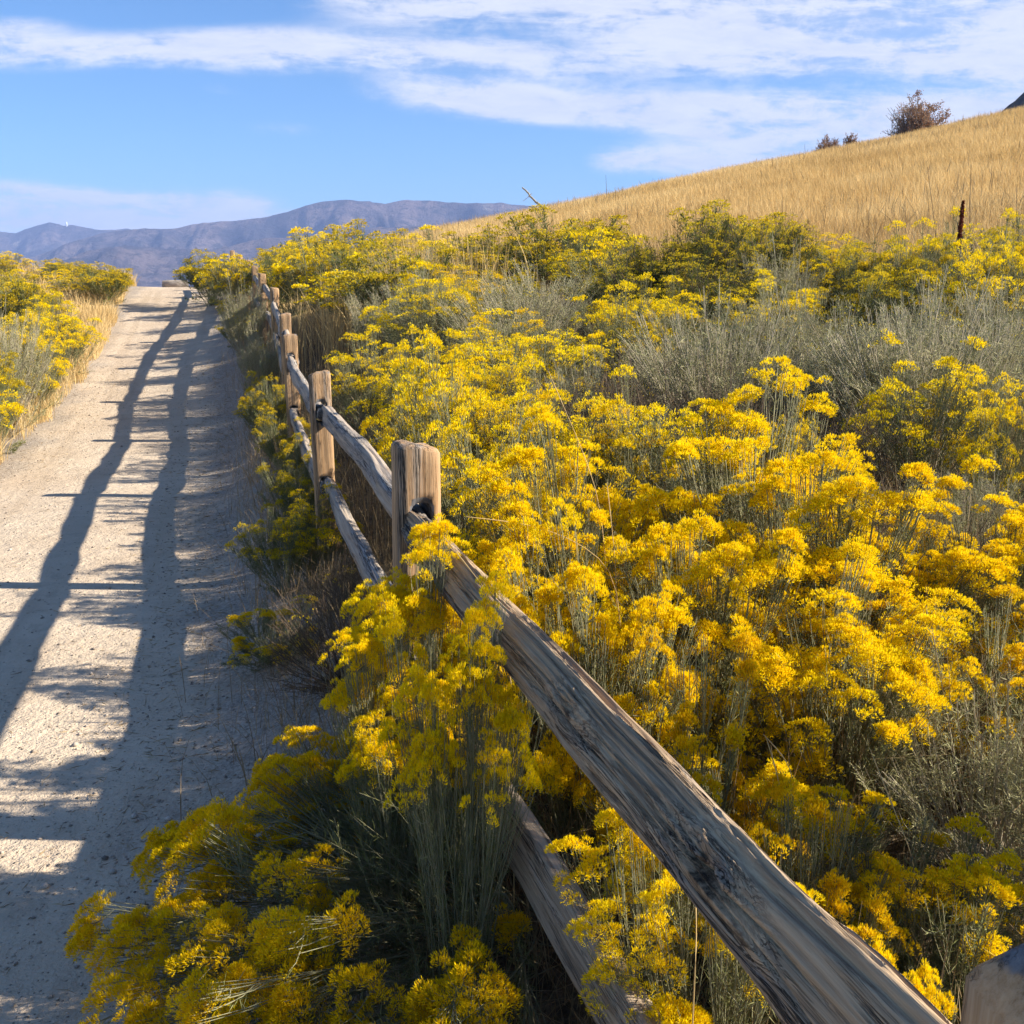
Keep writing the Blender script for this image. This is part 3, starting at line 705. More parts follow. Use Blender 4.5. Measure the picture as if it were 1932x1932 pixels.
for k, (u, v, Y, r, lab) in enumerate(((600, 437, 19, .9, 'highest yellow shrub above the far posts, against the mountains'),
        (545, 450, 20, .8, 'yellow shrub left of the highest one, against the mountains'),
        (700, 432, 20.5, 1.0, 'yellow shrub right of the highest one, against the mountains'),
        (770, 448, 18.5, .9, 'yellow shrub where the golden hill begins'),
        (650, 455, 18, .8, 'yellow shrub below the highest one, behind the straw gap'),
        (500, 468, 22, .8, 'low yellow shrub behind the farthest rails'),
        (840, 452, 16.5, .9, 'yellow shrub at the left foot of the golden hill'),
        (930, 440, 15.5, .9, 'broad green-yellow shrub rising at the left foot of the golden hill'),
        (1040, 448, 14, .8, 'green-yellow shrub right of the broad one below the golden hill'),
        (1120, 440, 13, .7, 'green-yellow shrub left of the tall dark pair below the golden hill'))):
    hero('far%d' % (k % 2) if k % 3 < 1 else 'fargreen%d' % (k % 2), u, v, Y, r, lab, group=GR)

# --- fill the slope between the measured shrubs
def on_hill(x, y): return y + 0.55 * x > 15.6 + 0.0 * x and x > -4.5 and y < 60
def zone_label(key, x, y):
    a = x / y
    depth = 'near' if y < 5 else 'middle' if y < 11 else 'far'
    side = 'left, beside the fence' if a < -0.12 else 'centre of the slope' if a < 0.14 else 'right, below the golden hill'
    kind = {'mid': 'yellow flowering shrub', 'far': 'yellow flowering shrub', 'nea': 'yellow flowering shrub', 'gre': 'grey wiry shrub', 'dea': 'dead twiggy shrub', 'spa': 'thin yellow-headed shrub'}[key[:3]]
    if 'green' in key: kind = 'greenish shrub with duller flowers'
    if 'old' in key: kind = 'orange-faded flowering shrub'
    return '%s packed among others, %s slope, %s' % (kind, depth, side)
fill = random.Random(77)
def try_fill(n, ymin, ymax, amin, amax, chooser, spacing, hr):
    k = 0
    for _ in range(n * 14):
        if k >= n: break
        y = ymin + (ymax - ymin) * fill.random() ** 0.85
        a = fill.uniform(amin, amax); x = a * y
        s = x - float(fence_x(y))
        if s < (0.45 if y < 4.5 else 1.35 if y < 9 else 1.0) or on_hill(x, y): continue
        sp = spacing(y)
        if any((x - p[0]) ** 2 + (y - p[1]) ** 2 < (0.55 * (sp + p[2])) ** 2 for p in PLACED): continue
        key = chooser(x, y)
        r = sp * fill.uniform(0.95, 1.35); h = hr(y) * fill.uniform(0.8, 1.15)
        if key.startswith('dead'): h *= 0.6
        grp = {'gre': GG, 'dea': 'dead shrubs beyond the fence'}.get(key[:3], GR)
        plant(key, x, y, h, r, label=zone_label(key, x, y), group=grp, name='dead_shrub' if key.startswith('dead') else 'rabbitbrush')
        PLACED.append((x, y, r)); k += 1
def ch_near(x, y):
    a = x / y
    if a > 0.42 and y > 2: return fill.choice(['dead0', 'sparse1', 'grey1'])
    return fill.choice(['sparse0', 'sparse1', 'sparse0', 'grey0'])
def ch_mid(x, y):
    a = x / y
    if a > 0.02 and y < 8.5: return fill.choice(['grey0', 'grey1', 'grey2', 'dead0', 'dead1', 'dead0'])
    if y < 8.5: return fill.choice(['mid0', 'mid1', 'mid2', 'midgreen1', 'midold0'])
    return fill.choice(['mid0', 'midgreen0', 'midgreen1', 'midgreen2', 'grey0', 'midgreen1', 'grey1', 'midold1'])
def ch_far(x, y): return fill.choice(['far0', 'fargreen1', 'fargreen0', 'fargreen1', 'fargreen0'])
try_fill(9, 1.5, 4.2, 0.1, 0.62, ch_near, lambda y: .28, lambda y: .48)
try_fill(9, 2.6, 8.5, 0.60, 0.95, lambda x, y: fill.choice(['grey0', 'dead0', 'sparse0', 'midgreen0', 'grey2']), lambda y: .5, lambda y: .7)
try_fill(34, 4.2, 12.0, -0.22, 0.60, ch_mid, lambda y: .60, lambda y: .80)
try_fill(46, 11.0, 30.0, -0.27, 0.30, ch_far, lambda y: .92, lambda y: .95)

# --- between the fence and the path
for u, v, Y, r, key, lab in ((400, 472, 25.5, .95, 'fargreen0', 'dark rounded yellow-topped shrub at the far end of the path, right side'),
        (440, 478, 24.0, .8, 'far1', 'yellow shrub behind the dark rounded one at the far end of the fence'),
        (458, 550, 16.3, .45, 'grey1', 'dry grey-green shrub under the far rails, lower slope of the fence'),
        (478, 590, 13.0, .42, 'grey2', 'dull grey shrub under the rails before the far posts'),
        (492, 668, 9.5, .32, 'midgreen0', 'green shrub with few flowers under the rail left of the fourth post'),
        (522, 735, 7.9, .30, 'midgreen1', 'green shrub spilling on the path left of the third post'),
        (548, 770, 6.9, .26, 'midgreen2', 'green-yellow shrub just left of the third post'),
        (535, 830, 6.2, .28, 'midgreen1', 'shaded green shrub at the path edge below the third post'),
        (565, 880, 5.3, .30, 'midold0', 'shaded yellow-green shrub left of the third post base'),
        (500, 930, 5.2, .26, 'midgreen0', 'dark yellow-green shrub sticking farthest into the path shadows'),
        (610, 1000, 4.7, .26, 'dead1', 'brown twiggy shrub below the third post, under the lower rail')):
    hero(key, u, v, Y, r, lab, group=GP, name='dead_shrub' if key.startswith('dead') else 'rabbitbrush')
plant('dead0', -0.62, 3.75, 0.42, 0.34, label='low dark brown twiggy shrub on the ground left of the second post', group=GP, name='dead_shrub')
plant('sparse1', -1.05, 4.25, 0.25, 0.28, label='low flowering sprig creeping onto the shaded path', group=GP)
for i, (yy, off, key) in enumerate(((10.8, .3, 'midgreen2'), (19.6, .3, 'far1'), (18.2, .45, 'fargreen1'), (22.2, .5, 'fargreen1'), (27.5, .8, 'far0'), (28.5, .6, 'fargreen0'))):
    plant(key, float(fence_x(yy)) - off, yy, 0.50 if yy > 13 else .42, 0.34, label='low shrub squeezed between far fence rails and the path, beyond the fourth post', group=GP)

# --- left of the path
for k, (u, v, Y, r, key, lab) in enumerate(((30, 490, 20, .8, 'fargreen0', 'green shrub at the upper left edge against the mountains'),
        (90, 520, 16.5, .7, 'mid0', 'yellow-green shrub on the left side, top of the left bank'),
        (170, 535, 16.5, .7, 'mid1', 'yellow shrub on the left bank, nearest to the path'),
        (30, 530, 14.5, .7, 'mid0', 'yellow shrub at the left edge below the green one'),
        (80, 575, 13.2, .6, 'mid2', 'yellow-green shrub in the middle of the left bank'),
        (140, 585, 13.8, .5, 'mid1', 'yellow shrub overhanging the straw grass by the left path edge'),
        (20, 590, 12.2, .7, 'grey1', 'grey-green shrub at the left edge, mid bank'),
        (25, 640, 11.0, .6, 'midgreen2', 'greenish few-flowered shrub nearest the camera on the left bank'),
        (-40, 660, 10.2, .7, 'mid2', 'yellow-green shrub cut by the left edge of the picture'),
        (20, 720, 10.0, .4, 'grey0', 'thin grey shrub at the foot of the left bank'),
        (245, 495, 27, .8, 'fargreen1', 'green shrub by the crest of the path, left side'),
        (200, 500, 26, .8, 'fargreen0', 'straw-green shrub left of the one by the crest'),
        (270, 515, 29.5, .5, 'fargreen1', 'small shrub at the very crest, left of the path'))):
    hero(key, u, v, Y, r, lab, group=GL)
for y, s, key in ((15.5, -4.6, 'midgreen0'), (18.5, -4.7, 'fargreen0'), (20.5, -4.6, 'far1'), (22.5, -4.8, 'fargreen1'), (24, -5.4, 'far0'), (18.5, -6.2, 'fargreen0'), (21.5, -6.6, 'fargreen0'), (24.5, -7.0, 'fargreen1'), (28, -6.4, 'fargreen1'), (30, -5.2, 'fargreen0'), (17, -7.6, 'far1'), (19.5, -8.4, 'fargreen1'), (23, -9, 'far0'), (27, -9, 'fargreen0'), (26, -4.4, 'far1'), (29.5, -4.3, 'fargreen0'), (28, -4.9, 'far0'), (25.5, -5.6, 'fargreen1'), (31, -6.5, 'far1'), (32, -5.2, 'fargreen1'), (30, -8.5, 'far0'), (20, -5.6, 'far0'), (22.5, -4.4, 'fargreen0')):
    plant(key, float(fence_x(y)) + s, y, .66 * rr_.uniform(.75, 1.2), .68, label='yellow-green shrub packed on the far left bank beyond the bright shrubs', group=GL)

# ------------------------------------------------------------------ grass
def grass_mesh(name, x, y, n_h, W, mats, rng, lean=0.25, seed_head=0.3, segs=3, lean_dir=None):
    """arched stalks: 3-segment ribbons with a thicker seed head"""
    n = len(x); z = G(x, y)
    az = rng.uniform(0, 2 * np.pi, n)
    d = np.stack([np.cos(az), np.sin(az)], 1) * (np.abs(rng.normal(size=n)) * lean)[:, None]
    if lean_dir is not None: d = d + np.array(lean_dir)
    s = np.linspace(0, 1, segs + 1)
    P = np.zeros((n, segs + 1, 3))
    P[..., 0] = x[:, None] + d[:, 0:1] * n_h[:, None] * s ** 1.8
    P[..., 1] = y[:, None] + d[:, 1:2] * n_h[:, None] * s ** 1.8
    P[..., 2] = z[:, None] - 0.02 + n_h[:, None] * (s - 0.25 * (d ** 2).sum(1, keepdims=True) * s ** 2)
    wid = np.ones((n, segs + 1)) * np.linspace(1, 0.25, segs + 1)[None]
    hd = rng.rand(n) < seed_head
    wid[hd, -2] *= 2.6; wid[hd, -1] = 0.2
    wid = wid * W[:, None]
    sa = rng.uniform(0, np.pi, n); side = np.stack([np.cos(sa), np.sin(sa), np.zeros(n)], 1)[:, None, :]
    V = np.stack([P - side * wid[..., None] * .5, P + side * wid[..., None] * .5], 2)     # n,k,2,3
    idx = np.arange(n * (segs + 1) * 2).reshape(n, segs + 1, 2)
    q = np.stack([idx[:, :-1, 0], idx[:, :-1, 1], idx[:, 1:, 1], idx[:, 1:, 0]], -1).reshape(-1, 4)
    rn = np.repeat(rng.rand(n), (segs + 1) * 2); t = np.tile(np.repeat(s, 2), n)
    return mesh_np(name, V.reshape(-1, 3), [q], mats, {'col': np.stack([t, rn, rn], 1)})

def build_grass():
    rng = np.random.RandomState(404)
    # golden hill
    n = 520000
    a = rng.uniform(-0.34, 0.66, n); y = 9.5 + 66 * rng.rand(n) ** 1.15
    x = a * y
    k = (y + 0.55 * x > 14.2 + 2.0 * (vnoise(x * .5, y * .5) - .5)) & (x - fence_x(y) > 2.5) & (y + 4.2 * x > 3)
    x, y = x[k], y[k]
    pat = fbm(x * 0.25, y * 0.25, 3)
    h = (0.16 + 0.24 * rng.rand(len(x))) * (0.6 + 0.8 * pat)
    me = grass_mesh('hill_grass', x, y, h, np.full(len(x), 0.003) + 0.00015 * y, [M_HILL], rng, 0.45, 0.5, segs=2, lean_dir=(-0.10, 0.02))
    tag(link('hill_grass', me), 'tall golden dry grass covering the whole hillside', 'grass', kind='stuff')
    n = 26000
    a = rng.uniform(-0.3, 0.64, n); y = 13 + 56 * rng.rand(n); x = a * y
    w = fbm(x * .32 + 8, y * .2 + 3, 4)
    k = (y + 0.55 * x > 15) & (x - fence_x(y) > 2.5) & (y + 4.2 * x > 3) & ((w > .585) | (rng.rand(n) < .06)); x, y = x[k], y[k]
    me = grass_mesh('hill_weeds', x, y, 0.22 + 0.36 * rng.rand(len(x)), 0.004 + 0.00022 * y, [M_STRAW_B], rng, 0.35, 0.6, segs=2)
    tag(link('hill_weeds', me), 'darker dry weeds scattered over the golden hill', 'weeds', kind='stuff')
    # straw along the left edge of the path
    n = 15000
    y = 9.0 + 21 * rng.rand(n) ** 1.2; s = -3.0 - np.abs(rng.normal(size=n)) * 0.55
    cl = vnoise(y * 0.9, s * 0.7 + 3)
    k = cl > 0.42; y, s = y[k], s[k]; x = fence_x(y) + s
    me = grass_mesh('verge_grass', x, y, 0.16 + 0.32 * rng.rand(len(x)) * (0.6 + 0.8 * cl[k]), np.full(len(x), 0.004) + 0.0002 * y, [M_STRAW], rng, 0.42, 0.35)
    tag(link('verge_grass', me), 'straw coloured grass fringe along the left edge of the path', 'grass', kind='stuff')
    n = 26000
    y = 9.0 + 25 * rng.rand(n) ** 1.1; s = -3.1 - 9 * rng.rand(n) ** 1.4
    k = vnoise(y * 0.7 + 4, s * 0.6) > 0.25; y, s = y[k], s[k]; x = fence_x(y) + s
    me = grass_mesh('bank_grass', x, y, 0.22 + 0.38 * rng.rand(len(x)), np.full(len(x), 0.004) + 0.0002 * y, [M_STRAW], rng, 0.42, 0.4)
    tag(link('bank_grass', me), 'golden dry grass between the shrubs of the left bank', 'grass', kind='stuff')
    # straw among the shrubs right of the fence, with a pale gap beside the far rails
    n = 52000
    y = 1.0 + 17 * rng.rand(n) ** 1.1; a = rng.uniform(-0.28, 0.98, n); x = a * y
    k = (x - fence_x(y) > 0.05) & (vnoise(x * 1.1 + 5, y * 1.1) > 0.28); x, y = x[k], y[k]
    me = grass_mesh('slope_grass', x, y, 0.18 + 0.32 * rng.rand(len(x)), np.full(len(x), 0.0022) + 0.00022 * y, [M_STRAW_B], rng, 0.55, 0.2)
    tag(link('slope_grass', me), 'brown dry grass under and between the flowering shrubs', 'grass', kind='stuff')
    n = 5000
    y = rng.uniform(12.5, 19, n); x = fence_x(y) + 1.5 + (y - 12) * 0.10 + rng.normal(size=n) * 0.55
    me = grass_mesh('straw_patch', x, y, 0.6 + 0.45 * rng.rand(n), np.full(n, 0.007), [M_STRAW], rng, 0.25, 0.5)
    tag(link('straw_patch', me), 'patch of pale straw grass behind the far rails', 'grass', kind='stuff')
    # brown grass at the foot of the fence
    n = 11000
    y = 0.5 + 22 * rng.rand(n) ** 1.3; x = fence_x(y) + rng.normal(size=n) * 0.22 - 0.12
    me = grass_mesh('fence_grass', x, y, 0.10 + 0.22 * rng.rand(n), np.full(n, 0.0022) + 0.0002 * y, [M_STRAW_B], rng, 0.7, 0.15)
    tag(link('fence_grass', me), 'short brown grass growing along the foot of the fence', 'grass', kind='stuff')
build_grass()

def stalk(pts, r0, mat, name, label, cat, group=None, head=0.0, seed=1):
    """one long grass stalk through the given points"""
    P = np.array(pts, float); n = 14
    tt = np.linspace(0, len(P) - 1, n); i = np.minimum(tt.astype(int), len(P) - 2); f = (tt - i)[:, None]
    Q = P[i] * (1 - f) + P[i + 1] * f
    for _ in range(3): Q[1:-1] = (Q[:-2] + 2 * Q[1:-1] + Q[2:]) / 4
    r = np.linspace(r0, r0 * 0.4, n)
    if head: r[-4:-1] *= head
    V, q = tubes(Q[None], r[None], 5)
    rn = np.full(len(V), 0.6)
    me = mesh_np(name, V, [q], [mat], {'col': np.stack([rn, rn, rn], 1)}, smooth=True)
    tag(link(name, me), label, cat, group)
def stalks():
    g = 'single straw stalks beyond the fence'
    def S3(uvY, lab, r=0.0016):
        pts = [at(*p) for p in uvY]
        x, y, z = pts[0]; pts = [(x, y, float(G(x, y)) - .02)] + pts
        stalk(pts, r, M_STRAW, 'grass_stalk', lab, 'grass stalk', g, head=1.8)
    S3([(1180, 1110, 2.6), (1125, 1040, 2.55), (1020, 990, 2.5), (880, 975, 2.45)], 'long straw stalk arching left over the bright shrub by the second post')
    S3([(1150, 990, 3.0), (1100, 850, 3.1), (1060, 760, 3.2), (1035, 700, 3.3)], 'tall straw stalk standing up through the orange tinted shrub')
    S3([(1480, 1560, 1.9), (1470, 1470, 1.92), (1445, 1390, 1.95)], 'straight straw stalk behind the near rail at the knots')
    S3([(1735, 1650, 1.7), (1700, 1560, 1.75), (1640, 1410, 1.85)], 'long leaning straw stalk left of the yellow shrub at the right edge')
    S3([(1500, 1500, 1.95), (1490, 1440, 1.95), (1440, 1385, 2.0)], 'curved straw stalk above the knotty part of the near rail')
    S3([(1165, 1100, 2.7), (1155, 1000, 2.75), (1145, 910, 2.8)], 'upright straw stalk in the brightest near shrub')
    S3([(970, 1190, 2.05), (900, 1090, 2.15), (835, 1010, 2.3)], 'straw stalk lying across the near rail below the second post', .0014)
    S3([(1310, 1860, 1.2), (1315, 1750, 1.25), (1308, 1630, 1.3)], 'upright straw stalk between the two near rails', .0013)
    # dead flower stalks against the hill
    gs = 'tall dead stalks on the golden hill'
    for u0, v0, u1, v1, Y, lab in ((1790, 430, 1750, 315, 12, 'tall forked brown stalk left of the dock spike'), (1480, 390, 1475, 335, 17, 'lone dark stalk in the middle of the golden hill'),
                                   (1838, 400, 1832, 310, 12, 'thin brown stalk right behind the dock spike'), (1712, 420, 1708, 370, 14, 'short brown stalk left of the forked one'), (1925, 400, 1918, 350, 14, 'thin stalk near the right edge of the hill'),
                                   (1145, 350, 1143, 330, 40, 'tiny stalk on the hill skyline left'), (1520, 290, 1518, 272, 55, 'tiny stalk on the hill skyline middle')):
        x, y, z = at(u0, v0, Y); z0 = float(G(x, y)); a = np.array((x, y, z0 - .02)); b = np.array(at(u1, v1, Y))
        stalk([a, a * .5 + b * .5 + np.array([0.01, 0, 0.02]), b], 0.005 if Y < 20 else 0.011, M_STEM_D, 'dead_stalk', lab, 'dead stalk', gs)
stalks()

# ------------------------------------------------------------------ wood
def mat_wood(name, cols, stain, axis='X', knots=(), grey=0.5, top_grey=False, sc=1.0):
    m, t, out = material(name)
    p0 = t.node('ShaderNodeTexCoord').outputs['Object']
    orn = t.node('ShaderNodeObjectInfo').outputs['Random']
    x, y, z = t.xyz(p0)
    if axis == 'Z': x, z = z, x
    p = t.comb(x, y, z)
    kd = None
    sway = 0.0
    for (kx, ky, kz, ks) in knots:                      # the grain bends round each knot
        d = t.vm('DISTANCE', t.comb(t.m('MULTIPLY', x, 0.42), y, z), (kx * 0.42, ky, kz))
        g = t.m('EXPONENT', t.m('MULTIPLY', t.m('MULTIPLY', d, d), -1.0 / (ks * ks)))
        sway = t.m('ADD', sway, t.m('MULTIPLY', g, ks * 1.1))
        q = t.m('DIVIDE', d, ks)
        kd = q if kd is None else t.m('MINIMUM', kd, q)
    lowf = t.noise(t.comb(t.m('MULTIPLY', x, 2.2), t.m('MULTIPLY', y, 9.0), t.m('ADD', t.m('MULTIPLY', z, 9.0), t.m('MULTIPLY', orn, 40.0))), 1.0, 3, 0.5)
    bend = t.m('ADD', t.m('MULTIPLY', t.m('SUBTRACT', lowf, 0.5), 0.022), sway)
    zz = t.m('ADD', z, bend); yy = t.m('ADD', y, t.m('MULTIPLY', bend, 0.6))
    xs = t.m('ADD', x, t.m('MULTIPLY', orn, 30.0))
    g1 = t.noise(t.comb(t.m('MULTIPLY', xs, 1.6 * sc), t.m('MULTIPLY', yy, 60.0 * sc), t.m('MULTIPLY', zz, 60.0 * sc)), 1.0, 5, 0.65)
    g2 = t.noise(t.comb(t.m('MULTIPLY', xs, 5.0), t.m('MULTIPLY', yy, 260.0), t.m('MULTIPLY', zz, 260.0)), 1.0, 4, 0.7)
    g3 = t.noise(t.comb(t.m('MULTIPLY', xs, 1.1), t.m('MULTIPLY', yy, 17.0), t.m('MULTIPLY', zz, 17.0)), 1.0, 4, 0.6)
    crack = t.m('MULTIPLY', t.m('SUBTRACT', 1.0, t.smooth(t.m('ABSOLUTE', t.m('SUBTRACT', g1, 0.52)), 0.006, 0.030)), t.smooth(g3, 0.46, 0.62))
    base = t.mix(t.smooth(g1, 0.3, 0.7), cols[0], cols[1])
    base = t.mix(t.m('MULTIPLY', t.smooth(g2, 0.35, 0.7), 0.45), base, cols[2])
    gm = t.smooth(g3, 0.50 + (0.5 - grey) * 0.3, 0.66 + (0.5 - grey) * 0.3)
    base = t.mix(t.m('MULTIPLY', gm, 0.9), base, t.mix(t.smooth(g2, 0.3, 0.7), stain[0], stain[1]))
    g4 = t.noise(t.comb(t.m('MULTIPLY', xs, 1.5), t.m('MULTIPLY', yy, 24.0), t.m('ADD', t.m('MULTIPLY', zz, 24.0), 7.0)), 1.0, 3, 0.6)
    base = t.mix(t.m('MULTIPLY', t.smooth(g4, 0.63, 0.76), 0.7), base, (0.20, 0.095, 0.04))
    g5 = t.noise(t.comb(t.m('MULTIPLY', xs, 1.3), t.m('MULTIPLY', yy, 120.0), t.m('MULTIPLY', zz, 120.0)), 1.0, 3, 0.6)
    crack2 = t.m('MULTIPLY', t.m('SUBTRACT', 1.0, t.smooth(t.m('ABSOLUTE', t.m('SUBTRACT', g5, 0.5)), 0.004, 0.022)), t.smooth(g3, 0.40, 0.60))
    base = t.mix(t.m('MULTIPLY', crack2, 0.7), base, (0.045, 0.034, 0.027))
    base = t.mix(t.m('MULTIPLY', crack, 0.92), base, (0.022, 0.018, 0.016))
    h = t.m('SUBTRACT', t.m('ADD', t.m('MULTIPLY', g1, 0.7), t.m('MULTIPLY', g2, 0.35)), t.m('ADD', t.m('MULTIPLY', crack, 1.1), t.m('MULTIPLY', crack2, 0.5)))
    if top_grey:                                        # weathered grey-black head of the post
        n = t.noise(p0, 26, 4, 0.6); hz = t.node('ShaderNodeAttribute'); hz.attribute_name = 'col'
        tv = t.xyz(hz.outputs['Vector'])[0]
        f = t.smooth(t.m('ADD', tv, t.m('MULTIPLY', t.m('SUBTRACT', n, 0.5), 0.5)), 0.45, 0.6)
        base = t.mix(f, base, t.mix(t.smooth(n, 0.3, 0.7), (0.05, 0.048, 0.05), (0.22, 0.21, 0.21)))
    if kd is not None:
        ring = t.m('SUBTRACT', t.m('MULTIPLY', t.noise(p0, 120.0, 4, 0.7), 3.0), 1.4)
        kn = t.m('SUBTRACT', 1.0, t.smooth(t.m('ADD', kd, t.m('MULTIPLY', t.m('SUBTRACT', t.noise(p0, 45.0, 4, 0.6), .5), 1.3)), 0.18, 0.66))
        base = t.mix(kn, base, t.mix(t.smooth(ring, -0.4, 0.8), (0.012, 0.010, 0.009), (0.10, 0.060, 0.038)))
        h = t.m('ADD', h, t.m('MULTIPLY', t.m('MULTIPLY', kn, ring), 0.7))
    finish(t, out, base, 0.82, h, 0.004, 0.9, spec=0.2)
    return m
RAIL_C = ((0.23, 0.15, 0.09), (0.46, 0.325, 0.20), (0.60, 0.455, 0.30))
STAIN = ((0.055, 0.052, 0.055), (0.165, 0.155, 0.150))
M_RAIL = mat_wood('weathered_rail_wood', ((0.26, 0.20, 0.15), (0.43, 0.35, 0.27), (0.52, 0.44, 0.36)), ((0.20, 0.19, 0.185), (0.37, 0.35, 0.335)), grey=0.62)
M_POST = mat_wood('post_wood', ((0.30, 0.165, 0.075), (0.50, 0.31, 0.165), (0.58, 0.40, 0.245)), ((0.20, 0.16, 0.13), (0.36, 0.29, 0.23)), axis='Z', grey=0.42, top_grey=True)
M_END = mat_wood('rail_end_wood', ((0.12, 0.10, 0.085), (0.26, 0.22, 0.19), (0.34, 0.30, 0.26)), STAIN, grey=0.7)

def post_mesh(name, w, h, rng, chamfer=0.014, cap=0.012, holes=(), top='flat'):
    """square-ish hewn post, local origin at the ground, z up"""
    nz, ns = 34, 28
    zs = np.concatenate([np.linspace(-0.25, h - cap, nz), [h - cap * 0.35, h]])
    ins = np.concatenate([np.zeros(nz), [cap * 0.35, cap]])
    if top == 'bevel':
        zs = np.concatenate([np.linspace(-0.25, h - 0.048, nz), [h - 0.02, h]]); ins = np.concatenate([np.zeros(nz), [0.022, 0.038]])
    ang = (np.arange(ns) + 0.5) / ns * 2 * np.pi
    p = 9.0
    rad = (np.abs(np.cos(ang)) ** p + np.abs(np.sin(ang)) ** p) ** (-1 / p)
    sx, sy = rng.uniform(0, 50, 2)
    rings = []
    for z, i in zip(zs, ins):
        r = (w / 2 - i) * rad * (1 + 0.02 * (z < 0.3)) 
        nzv = (vnoise(ang * 2.2 + sx, np.full(ns, z * 2.5 + sy)) - 0.5) * 0.012 + (vnoise(ang * 7 + sx, np.full(ns, z * 1.2 + sy)) - 0.5) * 0.006
        r = r + nzv
        zz = z + (0.010 * np.cos(ang + sx) + (vnoise(ang * 3 + sy, np.zeros(ns)) - .5) * .012) * (1.0 if z > h * 0.9 else 0)
        rings.append(np.stack([np.cos(ang) * r, np.sin(ang) * r, np.broadcast_to(zz, (ns,))], 1))
    V = np.concatenate(rings + [np.array([[0, 0, h + (0.012 if top == 'bevel' else 0.002)]])]); nr = len(zs)
    idx = np.arange(nr * ns).reshape(nr, ns)
    q = np.stack([idx[:-1], np.roll(idx[:-1], -1, 1), np.roll(idx[1:], -1, 1), idx[1:]], -1).reshape(-1, 4)
    tri = np.stack([idx[-1], np.roll(idx[-1], -1), np.full(ns, len(V) - 1)], -1)
    tri_b = np.stack([np.roll(idx[0], -1), idx[0], np.full(ns, 0)], -1)[1:-1]
    zt = V[:, 2]; t = np.clip(1 - (h - zt) / 0.05, 0, 1) * (1.0 if top == 'bevel' else 0.5)
    me = mesh_np(name, V, [q, tri, tri_b], [M_POST], {'col': np.stack([t, t, t], 1)}, smooth=False)
    return me

def cut_holes(o, holes, ax):
    """mortises through the post: boolean with rounded cutters that are removed again"""
    cut = []
    for (zc, hw, hh) in holes:
        n = 20; a = np.arange(n) / n * 2 * np.pi
        cs, sn = np.cos(a), np.sin(a)
        yy = np.sign(cs) * np.abs(cs) ** 0.55 * hw; zz = np.sign(sn) * np.abs(sn) ** 0.7 * hh + zc
        V = np.concatenate([np.stack([np.full(n, s), yy, zz], 1) for s in (-0.3, 0.3)])
        q = np.stack([np.arange(n), (np.arange(n) + 1) % n, (np.arange(n) + 1) % n + n, np.arange(n) + n], 1)
        me = bpy.data.meshes.new('cutter'); me.from_pydata(V.tolist(), [], q.tolist() + [list(range(n))[::-1], list(range(n, 2 * n))]); me.update()
        c = bpy.data.objects.new('cutter', me); C.objects.link(c)
        c.matrix_world = o.matrix_world @ Matrix.Rotation(ax, 4, 'Z'); cut.append(c)
        b = o.modifiers.new('b', 'BOOLEAN'); b.object = c; b.operation = 'DIFFERENCE'; b.solver = 'EXACT'
    bpy.context.view_layer.update()
    dg = bpy.context.evaluated_depsgraph_get()
    me = bpy.data.meshes.new_from_object(o.evaluated_get(dg))
    o.modifiers.clear(); o.data = me
    for c in cut: bpy.data.objects.remove(c)

